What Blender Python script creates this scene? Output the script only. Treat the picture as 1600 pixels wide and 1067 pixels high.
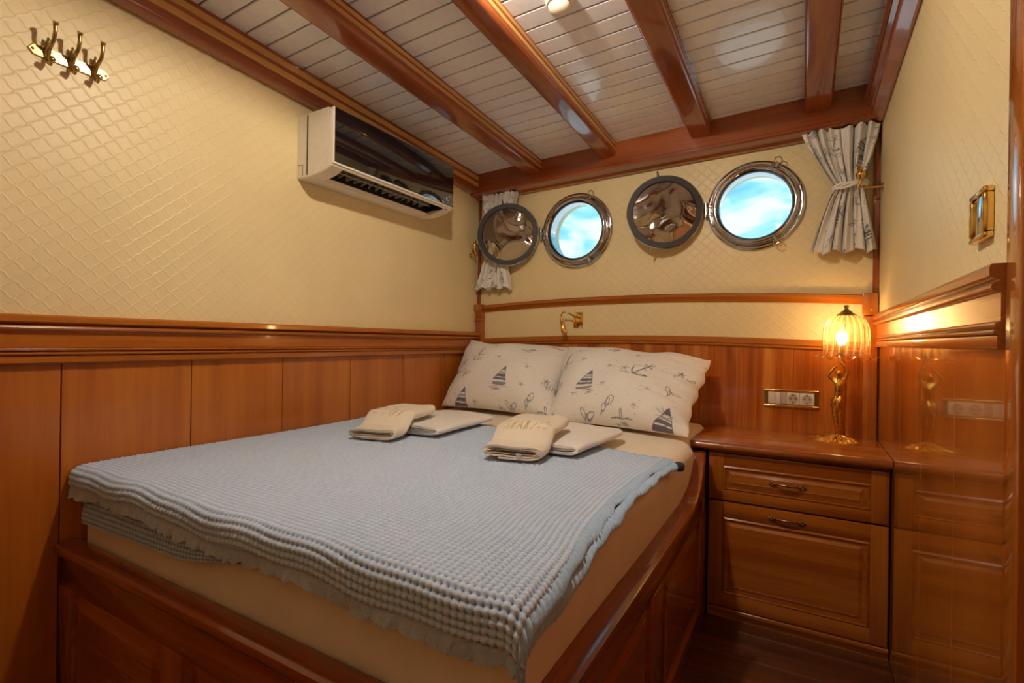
import bpy, bmesh, math, random
import numpy as np
from mathutils import Vector, Matrix
random.seed(7); RNG = np.random.default_rng(7)
PI = math.pi
for o in list(bpy.data.objects): bpy.data.objects.remove(o)
SC = bpy.context.scene
COL = SC.collection

# ------------------------------------------------------------------ camera
F_PX, YAW, PITCH, ROLL = 790.9, 0.5234, -0.0007, 0.0143
CAM = Vector((1.709, -2.55, 1.017))
fw = Vector((-math.sin(YAW)*math.cos(PITCH), math.cos(YAW)*math.cos(PITCH), math.sin(PITCH)))
rt = Vector((math.cos(YAW), math.sin(YAW), 0)); up = rt.cross(fw)
r2 = rt*math.cos(ROLL)+up*math.sin(ROLL); u2 = -rt*math.sin(ROLL)+up*math.cos(ROLL)
cd = bpy.data.cameras.new('camera'); cam = bpy.data.objects.new('camera', cd); COL.objects.link(cam)
cd.sensor_width = 36; cd.sensor_fit = 'HORIZONTAL'; cd.lens = F_PX/1600*36; cd.clip_start = 0.02
m = Matrix((r2, u2, -fw)).transposed().to_4x4(); m.translation = CAM
cam.matrix_world = m
SC.camera = cam

# ------------------------------------------------------------------ world (daylight outside the portholes) and exposure
wd = bpy.data.worlds.new('world'); SC.world = wd; wd.use_nodes = True
nt = wd.node_tree; nt.nodes.clear()
def wn(t, **k):
    n = nt.nodes.new(t)
    for a, v in k.items(): setattr(n, a, v)
    return n
w_tc = wn('ShaderNodeTexCoord'); w_sep = wn('ShaderNodeSeparateXYZ'); nt.links.new(w_tc.outputs['Generated'], w_sep.inputs[0])
w_map = wn('ShaderNodeMapping'); w_map.inputs['Scale'].default_value = (5, 5, 11); nt.links.new(w_tc.outputs['Generated'], w_map.inputs[0])
w_no = wn('ShaderNodeTexNoise'); w_no.inputs['Scale'].default_value = 1.3; w_no.inputs['Detail'].default_value = 7; w_no.inputs['Distortion'].default_value = 1.2
nt.links.new(w_map.outputs[0], w_no.inputs[0])
w_gr = wn('ShaderNodeMapRange'); w_gr.inputs[1].default_value = 0.10; w_gr.inputs[2].default_value = 0.32; w_gr.inputs[3].default_value = 0.22; w_gr.inputs[4].default_value = -0.08
nt.links.new(w_sep.outputs['Z'], w_gr.inputs[0])
w_ad = wn('ShaderNodeMath', operation='ADD'); nt.links.new(w_no.outputs[0], w_ad.inputs[0]); nt.links.new(w_gr.outputs[0], w_ad.inputs[1])
w_cr = wn('ShaderNodeValToRGB'); e = w_cr.color_ramp
e.elements[0].position = 0.40; e.elements[0].color = (0.08, 0.24, 0.32, 1)
e.elements[1].position = 0.68; e.elements[1].color = (0.34, 0.40, 0.41, 1)
x = e.elements.new(0.52); x.color = (0.135, 0.30, 0.355, 1)
nt.links.new(w_ad.outputs[0], w_cr.inputs[0])
w_bg = wn('ShaderNodeBackground'); w_bg.inputs['Strength'].default_value = 2.5
nt.links.new(w_cr.outputs[0], w_bg.inputs[0])
w_out = wn('ShaderNodeOutputWorld'); nt.links.new(w_bg.outputs[0], w_out.inputs[0])
SC.view_settings.view_transform = 'Standard'; SC.view_settings.look = 'None'
SC.view_settings.exposure = 0.45; SC.view_settings.gamma = 1.0; SC.view_settings.use_curve_mapping = False
CEIL_LAMP_W = 25.0      # warm ceiling lamp just above the frame
FILL_LAMP_W = 0.9       # added fill lamp by the door, unseen behind the camera
TABLE_LAMP_W = 1.4

# ------------------------------------------------------------------ materials
MATS = {}
def new_mat(name):
    mt = bpy.data.materials.new(name); mt.use_nodes = True
    t = mt.node_tree; t.nodes.clear()
    out = t.nodes.new('ShaderNodeOutputMaterial'); b = t.nodes.new('ShaderNodeBsdfPrincipled')
    t.links.new(b.outputs[0], out.inputs[0]); MATS[name] = mt
    return mt, t, b
def N(t, typ, ins=None, **k):
    n = t.nodes.new(typ)
    for a, v in k.items(): setattr(n, a, v)
    for a, v in (ins or {}).items():
        if hasattr(v, 'links') or isinstance(v, bpy.types.NodeSocket): t.links.new(v, n.inputs[a])
        else: n.inputs[a].default_value = v
    return n
def ramp(t, fac, stops):
    n = t.nodes.new('ShaderNodeValToRGB'); e = n.color_ramp
    while len(e.elements) < len(stops): e.elements.new(0.5)
    for el, (p, c) in zip(e.elements, stops): el.position = p; el.color = (*c, 1)
    t.links.new(fac, n.inputs[0]); return n
def coords(t, shift=True):
    tc = t.nodes.new('ShaderNodeTexCoord')
    if not shift: return tc.outputs['Object']
    oi = t.nodes.new('ShaderNodeObjectInfo')
    mu = N(t, 'ShaderNodeMath', {0: oi.outputs['Random'], 1: 13.7}, operation='MULTIPLY')
    cb = N(t, 'ShaderNodeCombineXYZ', {0: mu.outputs[0], 1: mu.outputs[0], 2: mu.outputs[0]})
    return N(t, 'ShaderNodeVectorMath', {0: tc.outputs['Object'], 1: cb.outputs[0]}, operation='ADD').outputs[0]
def wood(name, dark, mid, light, axis, across=14., rough=0.22, coat=0.6, bump=0.02, shift=True, coat_rough=0.06, stripe=1.0):
    mt, t, b = new_mat(name); co = coords(t, shift)
    s = [across]*3; s['XYZ'.index(axis)] = 0.55
    mp = N(t, 'ShaderNodeMapping', {'Vector': co, 'Scale': s})
    n1 = N(t, 'ShaderNodeTexNoise', {'Vector': mp.outputs[0], 'Scale': stripe, 'Detail': 5., 'Roughness': 0.6, 'Distortion': 0.35})
    s2 = [across*9]*3; s2['XYZ'.index(axis)] = 5.
    mp2 = N(t, 'ShaderNodeMapping', {'Vector': co, 'Scale': s2})
    n2 = N(t, 'ShaderNodeTexNoise', {'Vector': mp2.outputs[0], 'Scale': 1., 'Detail': 2.})
    mix = N(t, 'ShaderNodeMath', {0: n2.outputs[0], 1: 0.22, 2: n1.outputs[0]}, operation='MULTIPLY_ADD')
    cr = ramp(t, mix.outputs[0], [(0.44, dark), (0.60, mid), (0.78, light)])
    t.links.new(cr.outputs[0], b.inputs['Base Color'])
    b.inputs['Roughness'].default_value = rough
    b.inputs['Coat Weight'].default_value = coat; b.inputs['Coat Roughness'].default_value = coat_rough
    bp_ = N(t, 'ShaderNodeBump', {'Height': n2.outputs[0], 'Strength': bump, 'Distance': 0.01})
    t.links.new(bp_.outputs[0], b.inputs['Normal'])
    return mt
WD, WM, WL = (0.31, 0.078, 0.008), (0.42, 0.124, 0.012), (0.51, 0.175, 0.020)
for ax in 'XYZ':
    wood('wood_'+ax, WD, WM, WL, ax)
    wood('beam_'+ax, (0.20, 0.042, 0.009), (0.30, 0.066, 0.012), (0.38, 0.095, 0.018), ax, across=9, coat=0.8, coat_rough=0.04)
wood('wall_panel', (0.35, 0.092, 0.007), (0.43, 0.122, 0.010), (0.50, 0.160, 0.015), 'Z', across=10, coat=0.35, coat_rough=0.12, rough=0.35)
wood('wall_panel_gloss', (0.36, 0.100, 0.011), (0.44, 0.132, 0.015), (0.50, 0.165, 0.022), 'Z', across=7, coat=1.0, coat_rough=0.03, rough=0.18)
wood('veneer', (0.27, 0.055, 0.007), (0.45, 0.115, 0.013), (0.62, 0.23, 0.035), 'Z', across=16, coat=0.6, stripe=0.9, shift=False)
wood('inlay', (0.54, 0.25, 0.05), (0.66, 0.33, 0.075), (0.74, 0.40, 0.10), 'Y', coat=0.5)
wood('floor_wood', (0.055, 0.016, 0.006), (0.11, 0.032, 0.010), (0.18, 0.060, 0.018), 'X', across=20, coat=0.25, rough=0.35, coat_rough=0.2, bump=0.05)
wood('bed_wood_X', (0.20, 0.036, 0.005), (0.29, 0.060, 0.007), (0.39, 0.095, 0.011), 'X', coat=0.8, coat_rough=0.08)
wood('bed_wood_Y', (0.20, 0.036, 0.005), (0.29, 0.060, 0.007), (0.39, 0.095, 0.011), 'Y', coat=0.8, coat_rough=0.08)
wood('bed_wood_Z', (0.20, 0.036, 0.005), (0.29, 0.060, 0.007), (0.39, 0.095, 0.011), 'Z', coat=0.8, coat_rough=0.08)

def simple(name, col, rough=0.5, metal=0.0, coat=0.0, spec=0.5, bump=None, sheen=0.0):
    mt, t, b = new_mat(name)
    b.inputs['Base Color'].default_value = (*col, 1); b.inputs['Roughness'].default_value = rough
    b.inputs['Metallic'].default_value = metal; b.inputs['Coat Weight'].default_value = coat
    b.inputs['Specular IOR Level'].default_value = spec; b.inputs['Sheen Weight'].default_value = sheen
    no = N(t, 'ShaderNodeTexNoise', {'Vector': coords(t), 'Scale': (bump or (40, 0))[0], 'Detail': 3.})
    hs = N(t, 'ShaderNodeMapRange', {0: no.outputs[0], 3: 0.92, 4: 1.08})
    mx = N(t, 'ShaderNodeVectorMath', {0: col, 1: hs.outputs[0]}, operation='MULTIPLY')
    t.links.new(mx.outputs[0], b.inputs['Base Color'])
    if bump:
        bm_ = N(t, 'ShaderNodeBump', {'Height': no.outputs[0], 'Strength': bump[1], 'Distance': 0.01})
        t.links.new(bm_.outputs[0], b.inputs['Normal'])
    return mt
simple('ceiling_white', (0.86, 0.88, 0.94), 0.24, coat=0.6)
simple('gap_brown', (0.20, 0.13, 0.09), 0.7)
simple('unit_white', (0.82, 0.77, 0.66), 0.3)
simple('black_glass', (0.006, 0.006, 0.008), 0.03, spec=1.0, coat=1.0)
simple('dark_plastic', (0.018, 0.017, 0.016), 0.5)
simple('vane_grey', (0.34, 0.30, 0.26), 0.5)
simple('logo_silver', (0.45, 0.62, 0.70), 0.25, metal=0.7)
simple('brass', (0.83, 0.55, 0.17), 0.14, metal=1.0)
simple('brass_old', (0.42, 0.30, 0.13), 0.28, metal=1.0)
simple('gold_statue', (0.80, 0.47, 0.10), 0.24, metal=1.0, bump=(90, 0.25))
simple('bronze', (0.34, 0.21, 0.09), 0.3, metal=1.0)
simple('chrome', (0.55, 0.56, 0.60), 0.07, metal=1.0)
simple('rubber', (0.035, 0.033, 0.033), 0.55)
simple('sheet', (0.84, 0.74, 0.60), 0.85, sheen=0.2, bump=(9, 0.12))
simple('hem_blue', (0.38, 0.53, 0.72), 0.9, sheen=0.3, bump=(120, 0.2))
simple('fringe_grey', (0.44, 0.51, 0.62), 0.9, sheen=0.3, bump=(160, 0.3))
simple('navy', (0.03, 0.05, 0.10), 0.8)
simple('towel_cream', (0.83, 0.74, 0.60), 0.95, sheen=0.4, bump=(420, 0.35))
simple('towel_white', (0.86, 0.83, 0.80), 0.95, sheen=0.4, bump=(420, 0.35))
simple('gold_thread', (0.78, 0.56, 0.22), 0.6)
simple('socket_cream', (0.74, 0.68, 0.58), 0.35)
simple('socket_grey', (0.50, 0.44, 0.38), 0.35)
simple('socket_dark', (0.05, 0.045, 0.04), 0.6)
simple('detector_cream', (0.80, 0.74, 0.60), 0.35)
simple('dark_slot', (0.10, 0.06, 0.03), 0.6)
simple('curtain_band', (0.80, 0.76, 0.70), 0.9)
simple('care_label', (0.55, 0.50, 0.58), 0.8)

# warped polished steel plate of the porthole covers
mt, t, b = new_mat('deadlight_steel')
b.inputs['Metallic'].default_value = 1.0; b.inputs['Roughness'].default_value = 0.05
b.inputs['Base Color'].default_value = (0.46, 0.42, 0.41, 1)
no = N(t, 'ShaderNodeTexNoise', {'Vector': coords(t), 'Scale': 7.5, 'Detail': 0.6, 'Distortion': 0.6})
bm_ = N(t, 'ShaderNodeBump', {'Height': no.outputs[0], 'Strength': 0.8, 'Distance': 0.022})
t.links.new(bm_.outputs[0], b.inputs['Normal'])

# embossed trellis wallpaper
def wallpaper(name, ua, va, col):
    mt, t, b = new_mat(name)
    co = coords(t, False)
    sp = N(t, 'ShaderNodeSeparateXYZ', {0: co})
    U, V = sp.outputs['XYZ'.index(ua)], sp.outputs['XYZ'.index(va)]
    def M(op, a, b_=None, c=None):
        n = t.nodes.new('ShaderNodeMath'); n.operation = op
        for i, v in enumerate((a, b_, c)):
            if v is None: continue
            if isinstance(v, (int, float)): n.inputs[i].default_value = v
            else: t.links.new(v, n.inputs[i])
        return n.outputs[0]
    a = M('MULTIPLY', U, 1/0.052); c = M('MULTIPLY', V, 1/0.047)
    wob = M('MULTIPLY', M('SINE', M('MULTIPLY', c, 4*PI)), 0.045)
    d1 = M('ADD', M('ADD', a, c), wob); d2 = M('ADD', M('SUBTRACT', a, c), wob)
    def ridge(v, w):
        f = M('ABSOLUTE', M('SUBTRACT', M('FRACT', v), 0.5))
        n = t.nodes.new('ShaderNodeMapRange'); n.interpolation_type = 'SMOOTHSTEP'
        t.links.new(f, n.inputs[0]); n.inputs[1].default_value = 0.0; n.inputs[2].default_value = w; n.inputs[3].default_value = 1.0; n.inputs[4].default_value = 0.0
        return n.outputs[0]
    h = M('MAXIMUM', ridge(d1, 0.10), ridge(d2, 0.10))
    nz = N(t, 'ShaderNodeTexNoise', {'Vector': co, 'Scale': 3., 'Detail': 3.})
    fine = N(t, 'ShaderNodeTexNoise', {'Vector': co, 'Scale': 160., 'Detail': 2.})
    hh = M('MULTIPLY_ADD', fine.outputs[0], 0.25, h)
    bm_ = N(t, 'ShaderNodeBump', {'Height': hh, 'Strength': 0.42, 'Distance': 0.002})
    t.links.new(bm_.outputs[0], b.inputs['Normal'])
    cr = ramp(t, nz.outputs[0], [(0.3, tuple(v*0.95 for v in col)), (0.7, tuple(min(1, v*1.03) for v in col))])
    t.links.new(cr.outputs[0], b.inputs['Base Color'])
    b.inputs['Roughness'].default_value = 0.42; b.inputs['Specular IOR Level'].default_value = 0.5
wallpaper('paper_YZ', 'Y', 'Z', (0.80, 0.66, 0.36))
wallpaper('paper_XZ', 'X', 'Z', (0.80, 0.65, 0.35))

# printed cloth, ink as colour attribute
def printed(name, ground, ink):
    mt, t, b = new_mat(name)
    at = N(t, 'ShaderNodeAttribute', attribute_name='ink')
    mx = t.nodes.new('ShaderNodeMix'); mx.data_type = 'RGBA'
    t.links.new(at.outputs['Fac'], mx.inputs[0]); mx.inputs[6].default_value = (*ground, 1); mx.inputs[7].default_value = (*ink, 1)
    t.links.new(mx.outputs[2], b.inputs['Base Color']); b.inputs['Roughness'].default_value = 0.9; b.inputs['Sheen Weight'].default_value = 0.15
    no = N(t, 'ShaderNodeTexNoise', {'Vector': coords(t), 'Scale': 14., 'Detail': 3.})
    bm_ = N(t, 'ShaderNodeBump', {'Height': no.outputs[0], 'Strength': 0.25, 'Distance': 0.01}); t.links.new(bm_.outputs[0], b.inputs['Normal'])
printed('pillow_print', (0.84, 0.81, 0.76), (0.025, 0.032, 0.10))
printed('curtain_print', (0.80, 0.76, 0.70), (0.025, 0.028, 0.075))
# waffle cloth: white loops over a blue ground plus painted shade in the holes, mixed by the loop attribute
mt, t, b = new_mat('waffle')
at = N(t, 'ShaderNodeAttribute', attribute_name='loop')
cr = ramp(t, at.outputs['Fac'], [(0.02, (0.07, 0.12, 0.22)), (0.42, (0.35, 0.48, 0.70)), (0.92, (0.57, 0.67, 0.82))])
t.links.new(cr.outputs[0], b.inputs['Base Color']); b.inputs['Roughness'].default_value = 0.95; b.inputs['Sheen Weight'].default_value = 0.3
no = N(t, 'ShaderNodeTexNoise', {'Vector': coords(t), 'Scale': 500., 'Detail': 2.})
bm_ = N(t, 'ShaderNodeBump', {'Height': no.outputs[0], 'Strength': 0.3, 'Distance': 0.003}); t.links.new(bm_.outputs[0], b.inputs['Normal'])
# porthole glass
mt, t, b = new_mat('port_glass'); t.nodes.remove(b); out = t.nodes[0]
tr = N(t, 'ShaderNodeBsdfTransparent', {'Color': (0.93, 0.98, 1.0, 1)}); gl = N(t, 'ShaderNodeBsdfGlossy', {'Roughness': 0.03})
fr = N(t, 'ShaderNodeFresnel', {'IOR': 1.45}); mx = N(t, 'ShaderNodeMixShader', {0: fr.outputs[0], 1: tr.outputs[0], 2: gl.outputs[0]})
t.links.new(mx.outputs[0], out.inputs[0])
# amber ribbed lamp glass
mt, t, b = new_mat('amber_glass'); t.nodes.remove(b); out = t.nodes[0]
lw0 = N(t, 'ShaderNodeLayerWeight', {'Blend': 0.45}); tcr = ramp(t, lw0.outputs['Facing'], [(0.10, (1.0, 0.93, 0.78)), (0.55, (0.90, 0.66, 0.36)), (0.95, (0.50, 0.26, 0.08))])
tr = N(t, 'ShaderNodeBsdfTransparent', {'Color': tcr.outputs[0]}); gl = N(t, 'ShaderNodeBsdfGlossy', {'Roughness': 0.08, 'Color': (1, 0.9, 0.7, 1)})
tl = N(t, 'ShaderNodeBsdfTranslucent', {'Color': (1.0, 0.66, 0.28, 1)})
lw = N(t, 'ShaderNodeLayerWeight', {'Blend': 0.35})
rb = N(t, 'ShaderNodeAttribute', attribute_name='rib'); rbm = N(t, 'ShaderNodeMapRange', {0: rb.outputs['Fac'], 3: 0.06, 4: 0.42})
m1 = N(t, 'ShaderNodeMixShader', {0: rbm.outputs[0], 1: tr.outputs[0], 2: tl.outputs[0]})
m2 = N(t, 'ShaderNodeMixShader', {0: lw.outputs['Facing'], 1: m1.outputs[0], 2: gl.outputs[0]})
mr = N(t, 'ShaderNodeMapRange', {0: lw.outputs['Facing'], 3: 0.05, 4: 0.5}); t.links.new(mr.outputs[0], m2.inputs[0])
t.links.new(m2.outputs[0], out.inputs[0])
def emit(name, col, s):
    mt, t, b = new_mat(name)
    b.inputs['Base Color'].default_value = (*col, 1); b.inputs['Emission Color'].default_value = (*col, 1); b.inputs['Emission Strength'].default_value = s
emit('bulb', (1.0, 0.72, 0.36), 16.0)
emit('lamp_disc', (1.0, 0.74, 0.42), 6.0)

# ------------------------------------------------------------------ mesh helpers
class MB:
    def __init__(s): s.v = []; s.f = []
    def add(s, vs, fs):
        n = len(s.v); s.v += [tuple(p) for p in vs]; s.f += [tuple(i+n for i in f) for f in fs]; return s
    def bm(s, b):
        b.verts.index_update(); s.add([v.co[:] for v in b.verts], [[v.index for v in f.verts] for f in b.faces]); b.free(); return s
    def box(s, a, c, r=0.0, seg=2):
        x0, y0, z0 = a; x1, y1, z1 = c
        b = bmesh.new(); bmesh.ops.create_cube(b, size=1)
        for v in b.verts: v.co = Vector(((x0+x1)/2+v.co.x*(x1-x0), (y0+y1)/2+v.co.y*(y1-y0), (z0+z1)/2+v.co.z*(z1-z0)))
        if r > 0: bmesh.ops.bevel(b, geom=b.edges[:], offset=r, segments=seg, profile=0.5, affect='EDGES')
        return s.bm(b)
    def sweep(s, prof, path, U, V, caps=True):
        U = Vector(U); V = Vector(V); n = len(prof); vs = []; fs = []
        for p in path:
            p = Vector(p); vs += [p+U*a+V*b for a, b in prof]
        for k in range(len(path)-1):
            for i in range(n):
                j = (i+1) % n; fs.append((k*n+i, k*n+j, (k+1)*n+j, (k+1)*n+i))
        if caps: fs.append(tuple(range(n))[::-1]); fs.append(tuple((len(path)-1)*n+i for i in range(n)))
        return s.add(vs, fs)
    def tube(s, pts, rad, n=10, caps=True):
        pts = [Vector(p) for p in pts]; rads = rad if isinstance(rad, (list, tuple)) else [rad]*len(pts)
        vs = []; fs = []; prev = None
        for i, p in enumerate(pts):
            d = (pts[min(i+1, len(pts)-1)]-pts[max(i-1, 0)]).normalized()
            a = prev if prev is not None else (Vector((0, 0, 1)) if abs(d.z) < 0.9 else Vector((1, 0, 0)))
            x = (a-d*a.dot(d)).normalized(); y = d.cross(x); prev = x
            vs += [p+(x*math.cos(2*PI*k/n)+y*math.sin(2*PI*k/n))*rads[i] for k in range(n)]
        for i in range(len(pts)-1):
            for k in range(n): fs.append((i*n+k, i*n+(k+1) % n, (i+1)*n+(k+1) % n, (i+1)*n+k))
        if caps: fs.append(tuple(range(n))[::-1]); fs.append(tuple((len(pts)-1)*n+k for k in range(n)))
        return s.add(vs, fs)
    def lathe(s, prof, c=(0, 0, 0), axis=(0, 0, 1), n=32, close=True):
        ax = Vector(axis).normalized(); a = Vector((1, 0, 0)) if abs(ax.x) < 0.9 else Vector((0, 1, 0))
        x = (a-ax*a.dot(ax)).normalized(); y = ax.cross(x); c = Vector(c); vs = []; fs = []
        for r, h in prof: vs += [c+ax*h+(x*math.cos(2*PI*k/n)+y*math.sin(2*PI*k/n))*r for k in range(n)]
        for i in range(len(prof)-1):
            for k in range(n): fs.append((i*n+k, i*n+(k+1) % n, (i+1)*n+(k+1) % n, (i+1)*n+k))
        if close:
            if prof[0][0] > 1e-6: fs.append(tuple(range(n))[::-1])
            if prof[-1][0] > 1e-6: fs.append(tuple((len(prof)-1)*n+k for k in range(n)))
        return s.add(vs, fs)
    def ball(s, c, r, n=12, sx=1, sy=1, sz=1):
        b = bmesh.new(); bmesh.ops.create_uvsphere(b, u_segments=n, v_segments=max(6, n*2//3), radius=r)
        for v in b.verts: v.co = Vector((v.co.x*sx, v.co.y*sy, v.co.z*sz))+Vector(c)
        return s.bm(b)
    def raised(s, o, U, V, Nn, w, h, rings=((0, 0), (0.006, -0.007), (0.010, -0.007), (0.030, 0.002), (0.034, 0.002))):
        o = Vector(o); U = Vector(U); V = Vector(V); Nn = Vector(Nn); vs = []; fs = []
        for ins, d in rings:
            for a, b in ((ins, ins), (w-ins, ins), (w-ins, h-ins), (ins, h-ins)): vs.append(o+U*a+V*b+Nn*d)
        for k in range(len(rings)-1):
            for i in range(4): fs.append((k*4+i, k*4+(i+1) % 4, k*4+4+(i+1) % 4, k*4+4+i))
        k = (len(rings)-1)*4; fs.append((k, k+1, k+2, k+3))
        return s.add(vs, fs)
    def grid(s, P, nu, nv):
        """P: array (nv, nu, 3)"""
        n = len(s.v); s.v += [tuple(p) for p in P.reshape(-1, 3).tolist()]
        for j in range(nv-1):
            for i in range(nu-1):
                a = n+j*nu+i; s.f.append((a, a+1, a+nu+1, a+nu))
        return s
def tag(o, label=None, cat=None, group=None, kind=None):
    for k, v in (('label', label), ('category', cat), ('group', group), ('kind', kind)):
        if v: o[k] = v
    return o
def wloc(o):
    l = Vector((0, 0, 0))
    while o is not None: l = l+o.location; o = o.parent
    return l
def obj(name, mb, mat, parent=None, smooth=0, world=True, origin=None):
    """one mesh object; verts are world coordinates when world=True, else local to the parent"""
    me = bpy.data.meshes.new(name)
    org = Vector(origin) if origin else (wloc(parent) if (parent is not None and world) else Vector((0, 0, 0)))
    vs = mb.v if org.length == 0 else [(v[0]-org.x, v[1]-org.y, v[2]-org.z) for v in mb.v]
    me.from_pydata(vs, [], mb.f)
    if smooth:
        me.shade_smooth()
        if smooth < 180: me.set_sharp_from_angle(angle=math.radians(smooth))
    b = bmesh.new(); b.from_mesh(me); bmesh.ops.recalc_face_normals(b, faces=b.faces[:]); b.to_mesh(me); b.free()
    for mm in (mat if isinstance(mat, (list, tuple)) else [mat]): me.materials.append(MATS[mm])
    o = bpy.data.objects.new(name, me); COL.objects.link(o)
    if parent is not None: o.parent = parent
    elif origin: o.location = org
    return o
def thing(name, loc, label, cat, group=None, kind=None, rz=0):
    o = bpy.data.objects.new(name, None); COL.objects.link(o); o.location = loc; o.rotation_euler = (0, 0, rz); o.empty_display_size = 0.05
    return tag(o, label, cat, group, kind)
def dup(root, label=None):
    r = root.copy(); COL.objects.link(r)
    if label: r['label'] = label
    for ch in list(root.children):
        c = ch.copy(); COL.objects.link(c); c.parent = r
        for g in ch.children:
            d = g.copy(); COL.objects.link(d); d.parent = c
    return r
def struct(name, mb, mat, label, cat, smooth=0):
    return tag(obj(name, mb, mat, smooth=smooth), label, cat, kind='structure')

W = 1.971; YF = -3.30; ZF = -0.05; ZC = 2.30
def beam_z(x, y): return 1.911+0.042*x-0.045*y
def ceil_z(x, y): return beam_z(x, y)+0.068

# ================================================================== SETTING
# ---- floor with boards
fl = struct('floor', MB().box((-0.08, YF-0.05, ZF-0.06), (W+0.08, 0.05, ZF-0.012)), 'floor_wood', 'dark brown varnished plank floor beside the bed', 'floor')
bw = 0.165; proto = None
for k in range(int((0-YF)/bw)):
    y0 = -0.44-bw*(k)+0.0 if False else YF+k*bw
    mbx = MB().box((0, 0.001, 0), (W, bw-0.0006, 0.012), 0.0005, 1)
    if proto is None: proto = obj('plank', mbx, 'floor_wood', fl, world=False); o = proto
    else: o = proto.copy(); COL.objects.link(o); o.parent = fl
    o.location = (0, y0, ZF-0.012)

# ---- left wall: paper above, wainscot boards below
wl = struct('wall_left', MB().box((-0.08, YF, ZF-0.05), (-0.016, 0.12, ZC)).box((-0.018, YF, 1.0), (0.0, 0.0, ZC)), 'paper_YZ', 'left wall with cream embossed trellis paper above wooden wainscot', 'wall')
proto = None; pw = 0.3307
for k in range(10):
    y1 = 0.002-pw*k
    if proto is None: proto = obj('panel', MB().box((-0.016, -pw+0.0012, ZF), (-0.001, -0.0012, 0.96), 0.002, 2), 'wall_panel', wl, world=False); o = proto
    else: o = proto.copy(); COL.objects.link(o); o.parent = wl
    o.location = (0, y1, 0)
def rail_profile(h):
    """wainscot rail: (out, up) closed polygon, h tall, measured from the bottom"""
    p = [(-0.004, 0), (0.016, 0), (0.020, 0.004)]
    def bead(z0, z1, d0, d1):
        for i in range(7):
            a = PI*i/6; p.append((d0+(d1-d0)*math.sin(a), z0+(z1-z0)*(1-math.cos(a))/2))
    p.append((0.020, h*0.165)); bead(h*0.17, h*0.25, 0.014, 0.027); bead(h*0.255, h*0.33, 0.013, 0.025)
    p.append((0.015, h*0.34)); p.append((0.015, h*0.66)); bead(h*0.67, h*0.80, 0.016, 0.031); p.append((0.018, h*0.815))
    p += [(0.028, h*0.83), (0.034, h*0.86), (0.034, h*0.965), (0.030, h), (-0.004, h)]
    return p
struct('trim_1', MB().sweep(rail_profile(0.126), [(0, YF, 0.941), (0, -0.002, 0.941)], (1, 0, 0), (0, 0, 1)), 'wood_Y', 'moulded wooden wainscot rail along the left wall', 'rail', smooth=35)

# ---- right wall
wr = struct('wall_right', MB().box((W+0.016, -1.54, ZF-0.05), (W+0.08, 0.12, ZC)).box((W, -1.54, 1.05), (W+0.018, 0.0, ZC)), 'paper_YZ', 'right wall with cream embossed trellis paper above glossy wainscot', 'wall')
for (a, c) in ((-0.238, 0.0), (-0.569, -0.238), (-0.898, -0.569), (-1.229, -0.898), (-1.54, -1.229)):
    o = obj('panel', MB().box((W+0.0005, a+0.0012, ZF), (W+0.016, c-0.0012, 1.03), 0.0015, 2), 'wall_panel_gloss', wr)
struct('trim_2', MB().sweep([(a*0.7, b) for a, b in rail_profile(0.129)], [(W, -1.54, 1.014), (W, -0.002, 1.014)], (-1, 0, 0), (0, 0, 1)), 'wood_Y', 'moulded wooden wainscot rail along the right wall', 'rail', smooth=35)
# door frame post and door on the right, wall behind the camera
struct('trim_3', MB().box((W-0.006, -1.600, ZF), (W+0.06, -1.541, 2.12), 0.003, 3), 'wall_panel_gloss', 'varnished door frame post at the right edge', 'door frame', smooth=40)
d1 = thing('door_1', (W+0.03, -2.0, ZF), 'varnished wooden door in the right wall beside the frame post', 'door', kind='structure')
obj('door_leaf', MB().box((W+0.012, -2.42, ZF+0.01), (W+0.05, -1.60, 2.08), 0.003), 'wall_panel_gloss', d1)
obj('panel', MB().raised((W+0.012, -1.72, 1.15), (0, -1, 0), (0, 0, 1), (-1, 0, 0), 0.58, 0.8), 'wall_panel_gloss', d1)
obj('panel', MB().raised((W+0.012, -1.72, 0.15), (0, -1, 0), (0, 0, 1), (-1, 0, 0), 0.58, 0.85), 'wall_panel_gloss', d1)
hd = obj('door_handle', MB().tube([(W+0.012, -2.34, 1.0), (W-0.03, -2.34, 1.0), (W-0.035, -2.33, 1.0), (W-0.035, -2.22, 1.0)], 0.008), 'brass', d1, smooth=60)
struct('trim_4', MB().box((W-0.018, -2.48, ZF), (W+0.06, -2.42, 2.12), 0.006, 3), 'wall_panel_gloss', 'varnished door frame post behind the viewer', 'door frame', smooth=40)
struct('wall_entry', MB().box((W, YF, ZF-0.05), (W+0.08, -2.48, ZC)), 'paper_YZ', 'papered end of the right wall past the door', 'wall')
wf = struct('wall_front', MB().box((-0.08, YF-0.08, ZF-0.05), (W+0.08, YF, ZC)), 'paper_XZ', 'papered wall facing the bed from behind the viewer', 'wall')
proto = None
for k in range(6):
    if proto is None: proto = obj('panel', MB().box((0.0012, YF, ZF), (0.3273, YF+0.014, 0.96), 0.002, 2), 'wall_panel', wf, world=False); o = proto
    else: o = proto.copy(); COL.objects.link(o); o.parent = wf
    o.location = (0.3285*k, 0, 0)

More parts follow.
